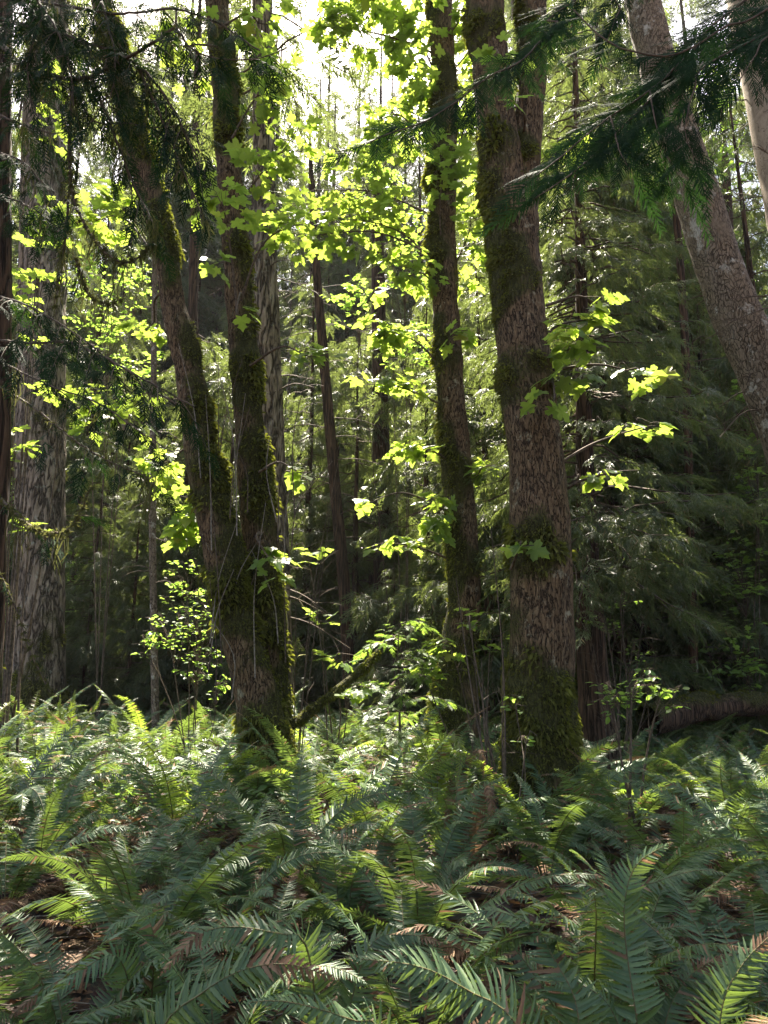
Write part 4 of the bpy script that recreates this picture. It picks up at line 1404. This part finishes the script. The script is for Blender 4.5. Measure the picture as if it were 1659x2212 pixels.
def fern_single(seed, nf, L0):
    rng = np.random.default_rng(seed)
    m = Mesh()
    for pl, st, kind in fern_fronds(rng, nf, L0, 0, False):
        add_frond(m, pl, st, {'fern': 0, 'fern_yellow': 2, 'fern_dead': 3}[kind], 3)
    return m.data('sword_fern', [M['fern'], M['rachis'], M['fern_yellow'], M['fern_dead']])


# fern spots: a close cover with a bare patch of litter low on the left
rf = np.random.default_rng(5)
FS = [(-1.44,2.62), (1.54,2.75), (-1.84,3.14), (-0.63,3.22), (-1.22,3.3), (1.46,3.34), (0.83,3.42), (0.14,3.45), (2.03,3.64), (1.19,3.93), (-0.57,4.01), (-1.19,4.09),
      (2.11,4.27), (0.18,4.38), (1.36,4.51), (-1.58,4.6), (-0.88,4.65), (-2.23,4.78), (-0.26,4.82), (2.5,4.98), (-3.18,5.02), (0.28,5.13), (-1.35,5.29), (1.94,5.34),
      (-2.34,5.44), (-0.65,5.45), (1.13,5.56), (3.21,5.64), (2.48,5.7), (0.52,5.78), (-2.97,6.07), (-0.07,6.09), (-1.59,6.12), (1.5,6.35), (2.81,6.36), (-2.31,6.39),
      (1.95,6.45), (1.2,6.5), (-0.52,6.63), (-2.85,6.8), (0.58,6.91), (-3.8,6.95), (2.37,7.16), (-1.2,7.3), (-1.75,7.35), (3.25,7.36), (-0.75,7.45), (1.7,7.5), (3.93,7.57),
      (-4.11,7.63), (-3.39,7.72), (0.74,7.73), (-2.63,7.89), (2.28,7.95), (-1.9,8.09), (3.24,8.11), (-0.08,8.14), (1.28,8.25), (-3.98,8.43), (4.08,8.44), (2.63,8.59),
      (-3.26,8.63), (-1.31,8.65), (0.75,8.9), (1.2,9.0), (-0.63,9.02), (3.56,9.02), (-2.33,9.08), (2.01,9.11), (-4.75,9.16), (-3.95,9.19), (-3.27,9.46), (4.13,9.47),
      (-1.67,9.48), (0.23,9.57), (1.71,9.81), (2.45,9.85), (-0.82,9.88), (-3.8,9.96), (4.97,10.01), (-2.8,10.08), (0.93,10.1), (-4.62,10.13), (-1.59,10.22), (3.56,10.44),
      (5.97,10.48), (-0.95,10.63), (-5.42,10.68), (-3.59,10.73), (-0.11,10.84), (4.27,10.91), (-1.88,11.02), (-4.57,11.24), (3.44,11.34), (-6.05,11.37), (-2.52,11.45),
      (0.63,11.45), (5.65,11.45), (-3.54,11.5), (-0.67,11.5), (4.43,11.87), (-1.88,12.01), (-5.54,12.03), (1.28,12.25), (-4.13,12.29), (0.17,12.39), (-4.86,12.72),
      (5.94,12.73), (-0.58,12.81), (-6.09,12.82), (-2.93,12.93), (2.23,13.01), (-1.3,13.22), (-6.46,13.52), (0.42,13.56), (-5.32,13.58), (-2.46,13.6), (1.46,13.6),
      (-4.24,13.61), (-0.59,13.9), (-3.3,13.97), (-7.15,14.07), (1.01,14.37), (-1.84,14.62), (-0.83,14.68), (-5.59,14.7), (0.13,14.72), (-3.38,14.83), (-4.53,14.9),
      (-7.94,15.11), (-6.42,15.11), (-3.16,15.71), (-4.32,15.8), (-1.61,16.06), (-0.39,16.23), (-5.15,16.24), (-3.56,16.8), (-0.98,17.05), (-1.82,17.67), (-4.37,17.89),
      (-0.82,18.06)]
near_protos = {}
far_protos = [fern_single(300 + k, 10 + k % 3, 1.0 + 0.05 * k) for k in range(8)]
ROWS = [(3.6, 'first row of ferns, lowest in the photo'), (4.6, 'second row of ferns from the bottom'), (5.6, 'third row of ferns from the bottom'), (6.8, 'row of ferns in front of the maple trunks'), (8.2, 'row of ferns level with the maple feet'),
        (10.0, 'row of ferns just behind the stout maple'), (12.0, 'row of ferns level with the slim maple'), (14.5, 'far row of ferns under the conifers'), (99, 'farthest row of ferns')]
ORD = ['leftmost', 'second from left', 'third from left', 'fourth from left', 'fifth from left', 'sixth from left', 'seventh from left', 'eighth from left', 'ninth from left', 'tenth from left'] + [f'{w} from left' for w in
       'eleventh twelfth thirteenth fourteenth fifteenth sixteenth seventeenth eighteenth nineteenth twentieth twenty-first twenty-second twenty-third twenty-fourth twenty-fifth twenty-sixth twenty-seventh twenty-eighth twenty-ninth thirtieth thirty-first thirty-second'.split()]
rows_ = {}
for x, y in FS:
    for lim, ph in ROWS:
        if y < lim:
            rows_.setdefault(ph, []).append((x, y))
            break
for ph, lst in rows_.items():
    for k, (x, y) in enumerate(sorted(lst, key=lambda q: q[0] / q[1])):
        z = float(ground(x, y))
        lab = f'sword fern, {ORD[min(k, len(ORD) - 1)]} in the {ph}'
        sc = rf.uniform(0.85, 1.15)
        if y < 5.6:
            det = 1
            key = int(rf.integers(0, 5))
            if key not in near_protos:
                root = fern_with_parts(200 + key, int(10 + key % 3), 0.92 + 0.06 * key, det, (x, y, z))
                near_protos[key] = root
            else:
                root = copy_tree(near_protos[key])
        else:
            o = bpy.data.objects.new('sword_fern', far_protos[int(rf.integers(0, 8))])
            COL.objects.link(o)
            root = o
        root.location = (x, y, z)
        root.rotation_euler = (0, 0, rf.uniform(0, 6.28))
        root.scale = (sc, sc, sc)
        tag(root, lab, 'fern', 'sword ferns covering the forest floor')

# the big fronds along the bottom of the photograph
HERO = [
    ('low sword fern at the bottom whose frond arches right over brown litter', [
        ([(230, 2420, 2.6), (345, 2230, 2.5), (430, 2150, 2.45), (520, 2097, 2.4), (620, 2083, 2.4), (728, 2114, 2.45)], 0.100, 1.0),
        ([(215, 2420, 2.6), (150, 2330, 2.5), (60, 2260, 2.4), (-40, 2240, 2.3)], 0.08, 0.8)]),
    ('sword fern behind the bottom one whose dark frond arches to the left', [
        ([(705, 2150, 3.1), (665, 2055, 3.05), (600, 2018, 2.95), (500, 2002, 2.9), (425, 2022, 2.8), (345, 2108, 2.7)], 0.105, 0.8),
        ([(715, 2150, 3.1), (790, 2060, 3.1), (880, 2020, 3.1), (960, 2040, 3.0)], 0.09, 0.5)]),
    ('small pale sword fern at the very bottom with its frond lying flat to the left', [
        ([(960, 2380, 2.6), (830, 2240, 2.55), (760, 2205, 2.5), (690, 2180, 2.45), (600, 2162, 2.4), (520, 2168, 2.35)], 0.075, 0.8)]),
    ('large sword fern right of the middle at the bottom, with long fronds reaching left', [
        ([(1200, 2330, 2.7), (1120, 2225, 2.6), (1010, 2140, 2.55), (905, 2088, 2.5), (760, 2070, 2.45)], 0.135, 0.8),
        ([(1215, 2330, 2.9), (1160, 2195, 2.95), (1100, 2110, 2.95), (1020, 2045, 2.9), (930, 2000, 2.85), (848, 2018, 2.8)], 0.10, 0.1),
        ([(1225, 2330, 2.8), (1250, 2200, 2.8), (1195, 2070, 2.9), (1150, 2000, 3.0), (1060, 1967, 3.0), (1010, 1990, 3.0)], 0.115, 0.4),
        ([(1230, 2330, 2.8), (1160, 2290, 2.6), (1060, 2260, 2.45), (950, 2270, 2.3)], 0.11, 0.7)]),
    ('tall sword fern near the right edge with one upright frond curling over at its tip', [
        ([(1395, 2330, 2.9), (1375, 2200, 2.9), (1352, 2040, 3.0), (1350, 1945, 3.0), (1375, 1868, 3.0), (1445, 1822, 2.9)], 0.12, 0.9),
        ([(1400, 2330, 2.9), (1440, 2200, 3.0), (1500, 2100, 3.1), (1580, 2060, 3.1)], 0.10, 0.6),
        ([(1390, 2330, 2.9), (1330, 2200, 2.9), (1260, 2130, 2.9), (1180, 2120, 2.8)], 0.10, 0.5)]),
    ('sword fern in the lower right corner with fronds rising to the right', [
        ([(1530, 2400, 2.6), (1555, 2210, 2.6), (1600, 2090, 2.6), (1675, 2010, 2.6)], 0.12, 0.9),
        ([(1540, 2400, 2.6), (1620, 2260, 2.5), (1700, 2200, 2.4)], 0.11, 0.8)]),
    ('sunlit sword fern at the right with a pale frond pointing right', [
        ([(1340, 2060, 3.9), (1370, 1940, 3.85), (1420, 1905, 3.8), (1510, 1880, 3.7), (1580, 1890, 3.6)], 0.085, 0.5)]),
    ('dark sword fern in the lower left corner lying over the litter', [
        ([(320, 2110, 3.4), (260, 2075, 3.3), (170, 2098, 3.2), (90, 2142, 3.1), (5, 2210, 3.0)], 0.09, 0.6),
        ([(330, 2110, 3.4), (330, 2010, 3.3), (260, 1990, 3.2), (215, 2050, 3.1)], 0.07, 0.6)]),
    ('sword fern in the middle with one pale gleaming frond held out to the right', [
        ([(745, 1960, 4.6), (770, 1840, 4.6), (806, 1785, 4.55), (870, 1745, 4.5), (940, 1728, 4.4)], 0.08, 0.15),
        ([(740, 1960, 4.6), (720, 1850, 4.6), (690, 1790, 4.6), (640, 1770, 4.5)], 0.10, 0.5)]),
]
HERO += [
    ('bright yellow-green fern standing up in the sun below the thick furrowed fir', [  # sun through the fronds is painted in by the yellower blade material
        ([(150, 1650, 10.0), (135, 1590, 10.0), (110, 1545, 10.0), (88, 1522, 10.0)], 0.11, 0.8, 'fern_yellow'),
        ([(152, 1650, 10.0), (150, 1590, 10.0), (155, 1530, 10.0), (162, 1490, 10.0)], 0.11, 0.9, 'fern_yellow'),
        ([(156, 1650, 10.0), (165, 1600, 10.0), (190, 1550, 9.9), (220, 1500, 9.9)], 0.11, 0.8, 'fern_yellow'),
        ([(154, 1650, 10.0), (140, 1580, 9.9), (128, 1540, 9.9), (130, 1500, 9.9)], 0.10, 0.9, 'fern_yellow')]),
    ('lit fern with bright hanging fronds in front of the slim mossy maple', [  # green fronds' backlit glow painted as colour; the brown one is dead
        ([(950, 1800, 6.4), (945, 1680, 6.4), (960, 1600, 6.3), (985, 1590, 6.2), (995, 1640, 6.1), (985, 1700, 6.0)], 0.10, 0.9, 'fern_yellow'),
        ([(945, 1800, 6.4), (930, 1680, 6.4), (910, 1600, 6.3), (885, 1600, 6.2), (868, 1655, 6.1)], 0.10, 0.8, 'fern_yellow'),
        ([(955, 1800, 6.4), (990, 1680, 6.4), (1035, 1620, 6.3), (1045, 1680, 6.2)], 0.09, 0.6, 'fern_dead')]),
    ('withered rust-brown fern left of the stout maple foot', [
        ([(1020, 1860, 5.6), (1030, 1760, 5.6), (1050, 1700, 5.5), (1062, 1740, 5.4), (1050, 1800, 5.4)], 0.08, 0.8, 'fern_dead'),
        ([(1015, 1860, 5.6), (990, 1770, 5.6), (975, 1730, 5.5), (960, 1790, 5.4)], 0.08, 0.8, 'fern_dead'),
        ([(1018, 1860, 5.6), (1010, 1770, 5.5), (1005, 1760, 5.4), (1010, 1830, 5.3)], 0.07, 0.8, 'fern_dead')]),
]
rh = np.random.default_rng(8)
for lab, fl in HERO:
    b = at(*fl[0][0][0])
    g = float(ground(b[0], b[1]))
    root = thing('sword_fern', (b[0], b[1], g), lab, 'fern', 'sword ferns covering the forest floor')
    for lst, pl, face, *mt in fl:
        P = pts(lst)
        if P[0][2] > g:
            P[0][2] = g
        P = spline(P, 40)
        N = nrm(np.array([0, 0, 1.0]) * (1.2 - face) + np.array([0, -1.0, 0.45]) * face + np.array([0.001, 0, 0]))
        L = np.linalg.norm(np.diff(P, axis=0), axis=1).sum()
        blades, st = frond(P, N, int(34 + 16 * L), pl, 2 if lst[0][2] < 5 else 1, rh, stipe=0.16, curl=0.3)
        add_frond(Mesh(), blades, st).obj('frond', [M[mt[0] if mt else 'fern'], M['rachis'], M['fern_dead']], root)

# ------------------------------------------------------------------ litter and ground cover
rg = np.random.default_rng(9)
n = 24000
y = 1.8 + 12 * rg.random(n) ** 1.6
x = rg.uniform(-1, 1, n) * (0.6 * y + 1)
p = np.column_stack([x, y, ground(x, y) + 0.012 + rg.uniform(0, 0.02, n)])
az = rg.uniform(0, 6.28, n)
V, F = scatter(MAPLE + OVAL, p, np.column_stack([np.cos(az), np.sin(az), rg.normal(0, .25, n)]), np.array([0, 0, 1.0]) + rg.normal(0, 0.35, (n, 3)), 0.025 + 0.10 * rg.random(n) ** 2, rg)
tag(Mesh().add(V, F).obj('fallen_leaves', [M['litter_leaf']]), 'brown dead leaves strewn over the soil between the ferns', 'leaf litter', kind='stuff')
m = Mesh()
for k in range(1500):
    yy = 1.9 + 6 * rg.random() ** 1.5
    xx = rg.uniform(-1, 1) * (0.6 * yy + 0.8)
    a = rg.uniform(0, 6.28)
    L = rg.uniform(0.1, 0.6)
    c = np.array([xx, yy, float(ground(xx, yy)) + 0.03])
    d = np.array([math.cos(a), math.sin(a), rg.normal(0, 0.12)]) * L
    m.add(*tube(spline([c - d / 2, c + rg.normal(0, 0.02, 3), c + d / 2], 6), np.linspace(0.004, 0.0015, 6), 4), 0, True)
tag(m.obj('fallen_twigs', [M['grey_twig']]), 'dry grey twigs scattered in the leaf litter', 'twigs', kind='stuff')
n = 16000
y = 6.0 + 15 * rg.random(n)
x = rg.uniform(-1, 1, n) * (0.58 * y + 1.0)
dens = np.array([fbm((a * 0.6, b * 0.6, 0), 1.0) for a, b in zip(x, y)])
k = dens > -0.12
x, y = x[k], y[k]
n = len(x)
p = np.column_stack([x, y, ground(x, y) + rg.uniform(0.05, 0.55, n) ** 1.2])
az = rg.uniform(0, 6.28, n)
V, F = scatter(OVAL, p, np.column_stack([np.cos(az), np.sin(az), rg.normal(-.1, .25, n)]), np.array([0, 0, 1.0]) + rg.normal(0, 0.4, (n, 3)), rg.uniform(0.05, 0.11, n), rg)
tag(Mesh().add(V, F).obj('undergrowth', [M['ground_leaf']]), 'low leafy undergrowth between the ferns and under the trees', 'undergrowth', kind='stuff')


# ------------------------------------------------------------------ shrubs and saplings
def shrub(name, label, foot, Yf, zones, seed, **kw):
    rng = np.random.default_rng(seed)
    f = at(*foot, Yf)
    f[2] = float(ground(f[0], f[1]))
    root = thing(name, f, label, 'shrub')
    for ctr, sp, n in zones:
        c = at(*ctr)
        leafy_branch(root, f + np.array([rng.normal(0, .05), rng.normal(0, .05), -0.03]), c, pxr(*sp, c), n, rng, name='stem', sag=0.05, **kw)
    return root


sm = dict(size=(0.045, 0.08), shapes=OVAL, mat='small_leaf', per=7, thick=0.009, twig='wood')
shrub('huckleberry_shrub', 'bright small-leaved shrub glowing just left of the double maple', (420, 1560), 9.6,
      [((400, 1260, 9.6), (55, 60), 130), ((440, 1330, 9.5), (50, 70), 170), ((360, 1370, 9.6), (60, 60), 150), ((430, 1430, 9.4), (50, 40), 110), ((310, 1395, 9.6), (30, 30), 30), ((470, 1480, 9.3), (20, 50), 40)], 51, **sm)
shrub('huckleberry_shrub', 'loose green shrub with bare pale twigs right of the dark cedar foot', (1362, 1700), 6.3,
      [((1370, 1480, 6.3), (75, 50), 80), ((1320, 1520, 6.3), (50, 30), 36), ((1430, 1500, 6.3), (50, 40), 44)], 52, **dict(sm, thick=0.016))
shrub('huckleberry_shrub', 'sparse shrub of dry pale twigs and a few rusty leaves right of the stout maple', (1330, 1600), 8.5,
      [((1300, 1330, 8.5), (70, 60), 60), ((1370, 1390, 8.5), (70, 60), 60), ((1340, 1290, 8.6), (40, 40), 16)], 53, **dict(sm, size=(0.03, 0.06)))
shrub('vine_maple', 'small maple shrub with bright leaves in front of the slim maple foot', (1040, 1640), 8.2,
      [((970, 1395, 8.3), (60, 26), 30), ((1010, 1330, 8.3), (40, 20), 12), ((900, 1430, 8.3), (60, 20), 16), ((1060, 1390, 8.2), (30, 30), 8)], 54, size=(0.09, 0.15), thick=0.012)
shrub('vine_maple', 'young maple stems with lit leaves at the left, beside the thick furrowed fir', (20, 1620), 8.5,
      [((70, 620, 9.0), (60, 70), 26), ((40, 690, 9.0), (40, 40), 12), ((30, 960, 8.8), (40, 50), 16), ((90, 480, 9.0), (40, 50), 14), ((110, 240, 9.2), (25, 120), 22), ((60, 1150, 8.6), (40, 30), 8), ((150, 850, 8.8), (60, 30), 16)], 55, size=(0.14, 0.22), thick=0.02)
shrub('vine_maple', 'low maple shrub with flat lit leaves in the gap right of the double maple', (720, 1560), 9.0,
      [((720, 1420, 9.0), (70, 20), 16), ((660, 1185, 9.2), (50, 40), 8), ((760, 1490, 8.8), (70, 16), 18), ((690, 1340, 9.2), (50, 30), 10)], 56, size=(0.12, 0.2), thick=0.012)
shrub('huckleberry_shrub', 'leggy sprig with small green leaves against the foot of the stout maple', (1105, 1740), 6.2,
      [((1115, 1530, 6.3), (24, 40), 16), ((1140, 1590, 6.2), (20, 24), 10)], 57, **dict(sm, thick=0.006))


ul = dict(size=(0.07, 0.13), shapes=OVAL + MAPLE[:2], mat='small_leaf', per=6, thick=0.012, twig='wood')
for nm, lab, foot, Yf, zs, sd in [
        ('understory_tree', 'pale sunlit broadleaf bush along the right edge, under the leaning trunks', (1640, 1600), 12.0,
         [((1600, 1250, 12), (70, 110), 260), ((1650, 1050, 12), (60, 110), 240), ((1580, 1420, 11.8), (70, 70), 180), ((1640, 860, 12.2), (50, 90), 150), ((1500, 1330, 12.4), (40, 70), 90)], 71),
        ('understory_tree', 'light green broadleaf sapling glowing behind the left edge trunk', (10, 1560), 16.5,
         [((20, 1300, 16.5), (50, 110), 170), ((20, 1050, 16.5), (40, 90), 140), ((160, 1380, 16.5), (36, 90), 160), ((165, 1230, 16.5), (36, 70), 120)], 72),
        ('understory_tree', 'tall thin broadleaf tree with yellow-lit leaves between the thick fir and the double maple', (215, 1560), 14.0,
         [((230, 690, 14), (80, 70), 220), ((290, 800, 14), (70, 60), 160), ((190, 590, 14), (50, 60), 120), ((300, 600, 14), (50, 50), 100)], 73),
        ('understory_tree', 'yellow-lit broadleaf tree behind the pale leaning trunk at the upper right', (1545, 1560), 14.0,
         [((1560, 340, 14), (60, 110), 260), ((1500, 500, 14), (60, 70), 160), ((1590, 560, 14), (50, 80), 160), ((1540, 200, 14), (40, 70), 120)], 74),
        ('understory_tree', 'broadleaf tree with light green leaves behind the slim mossy maple', (880, 1540), 13.5,
         [((880, 560, 13.5), (110, 90), 240), ((900, 740, 13.4), (80, 70), 150), ((760, 640, 13.6), (70, 80), 140), ((840, 380, 13.6), (80, 80), 160)], 75)]:
    shrub(nm, lab, foot, Yf, zs, sd, **ul)


def bare_stems(name, label, foot, Yf, tops, seed, r0=0.014):
    rng = np.random.default_rng(seed)
    f = at(*foot, Yf)
    f[2] = float(ground(f[0], f[1]))
    root = thing(name, f, label, 'shrub')
    for tp in tops:
        c = at(*tp)
        path = spline([f + rng.normal(0, 0.02, 3) * [1, 1, 0], (f + c) / 2 + rng.normal(0, 0.05, 3), c], 14)
        m = Mesh().add(*tube(path, np.linspace(r0, 0.003, 14), 5), 0, True)
        for q in range(6):
            i = rng.integers(4, 13)
            d = nrm(nrm(c - f) + rng.normal(0, 0.7, 3)) * rng.uniform(0.15, 0.4)
            m.add(*tube(spline([path[i], path[i] + d * .5 + [0, 0, .02], path[i] + d], 5), np.linspace(0.004, 0.0015, 5), 3), 0, True)
        m.obj('stem', [M['wood']], root)
    return root


bare_stems('bare_shrub', 'clump of thin dark bare stems fanning up left of the stout maple foot', (1088, 1720), 6.6,
           [(985, 1250, 7.2), (1010, 1330, 7.0), (1040, 1420, 6.8), (1060, 1130, 7.3), (1085, 1450, 6.6), (1048, 1560, 6.5)], 61)
bare_stems('bare_shrub', 'tangle of pale dry twigs behind the small shrub right of the stout maple', (1330, 1600), 8.8,
           [(1260, 1300, 8.8), (1300, 1250, 8.9), (1350, 1270, 8.9), (1390, 1330, 8.8), (1420, 1400, 8.8), (1280, 1390, 8.7)], 62, 0.01)
bare_stems('bare_shrub', 'thin bare stems rising from the ferns right of the double maple', (640, 1600), 8.6,
           [(720, 1050, 8.8), (700, 1180, 8.8), (640, 1250, 8.7), (730, 1000, 8.9), (610, 1300, 8.5)], 63, 0.008)

# the mossy fallen bough slanting between the double maple and the slim maple
rm = np.random.default_rng(66)
bp_ = spline(pts([(625, 1570, 8.3), (680, 1530, 8.5), (740, 1480, 8.8), (790, 1440, 9.0), (830, 1390, 9.2)]), 40)
V, F, mo, nd = trunk_mesh(bp_[::4], np.linspace(0.028, 0.012, 10), 10, 0.04, 0, 0.25, moss_fn=lambda p, d, s: 0.75, seed=5)
root = tag(Mesh().add(V, F, 0, True, mo).obj('fallen_bough', [M['maple_bark']], attr='moss'), 'mossy bough slanting up out of the ferns beside the double maple', 'branch')
Mesh().add(*moss_fuzz(V, F, mo, nd, 3500, rm, size=0.022)).obj('moss', [M['moss']], root)

lp_ = spline(pts([(1400, 1560, 10.6), (1480, 1535, 11.0), (1570, 1525, 11.4), (1700, 1520, 11.8)]), 9)
V, F, mo, nd = trunk_mesh(lp_, np.linspace(0.20, 0.15, 9), 20, 0.08, 0, 0.25, ridge=0.08, moss_fn=lambda p, d, s: 0.25 + 0.5 * fbm(p, 1.5) + 0.4 * d[2], seed=9)
root = tag(Mesh().add(V, F, 0, True, mo).obj('fallen_log', [M['cedar_bark']], attr='moss'), 'dark rotting log lying behind the ferns at the right', 'log')
Mesh().add(*moss_fuzz(V, F, mo, nd, 2500, rm, size=0.03)).obj('moss', [M['moss']], root)

# hemlock sapling in the light left of the slim maple
rs = np.random.default_rng(67)
f = at(860, 1600, 8.8)
f[2] = float(ground(f[0], f[1]))
sap = thing('hemlock_sapling', f, 'pale feathery conifer sapling in the light left of the slim mossy maple', 'tree')
P_ = np.array([f, f + [0.02, 0, 0.8], f + [0.0, 0, 1.6], f + [0.05, 0, 2.1]])
Mesh().add(*tube(spline(P_, 12), np.linspace(0.02, 0.004, 12), 6), 0, True).obj('trunk', [M['wood']], sap)
for k in range(18):
    h = 0.4 + 1.6 * k / 18
    az = rs.uniform(0, 6.28)
    L = 1.0 * (1 - 0.38 * h / 2.1 * 1.6) * rs.uniform(0.7, 1.1)
    o_ = np.array([math.cos(az), math.sin(az), 0])
    c = f + [0, 0, h]
    cedar_branch(sap, [c, c + o_ * L * 0.5 + [0, 0, 0.08], c + o_ * L + [0, 0, -0.02]], rs, r0=0.006, tw_step=0.07, tw_len=(0.1, 0.3), spray=(0.10, 0.18), hang=0.15, mat='small_leaf')

# ------------------------------------------------------------------ thin forest air
def haze_box():
    m, nt, out = new_mat('haze_air')
    pv = nt.nodes.new('ShaderNodeVolumePrincipled')
    pv.inputs['Density'].default_value = 0.0004
    pv.inputs['Color'].default_value = (0.92, 0.92, 0.88, 1)
    nt.links.new(pv.outputs[0], out.inputs['Volume'])
    V = np.array([(x, y, z) for x in (-420, 420) for y in (-420, 520) for z in (-2.5, 40)], float)
    F = np.array([(0, 1, 3, 2), (4, 6, 7, 5), (0, 4, 5, 1), (2, 3, 7, 6), (0, 2, 6, 4), (1, 5, 7, 3)])
    return tag(Mesh().add(V, F).obj('haze', [m]), 'thin pale haze hanging between the far trees', 'haze', kind='stuff')


haze_box()

print('ferns', len(FS), 'objects', len(bpy.data.objects), 'conifers', len(spots))
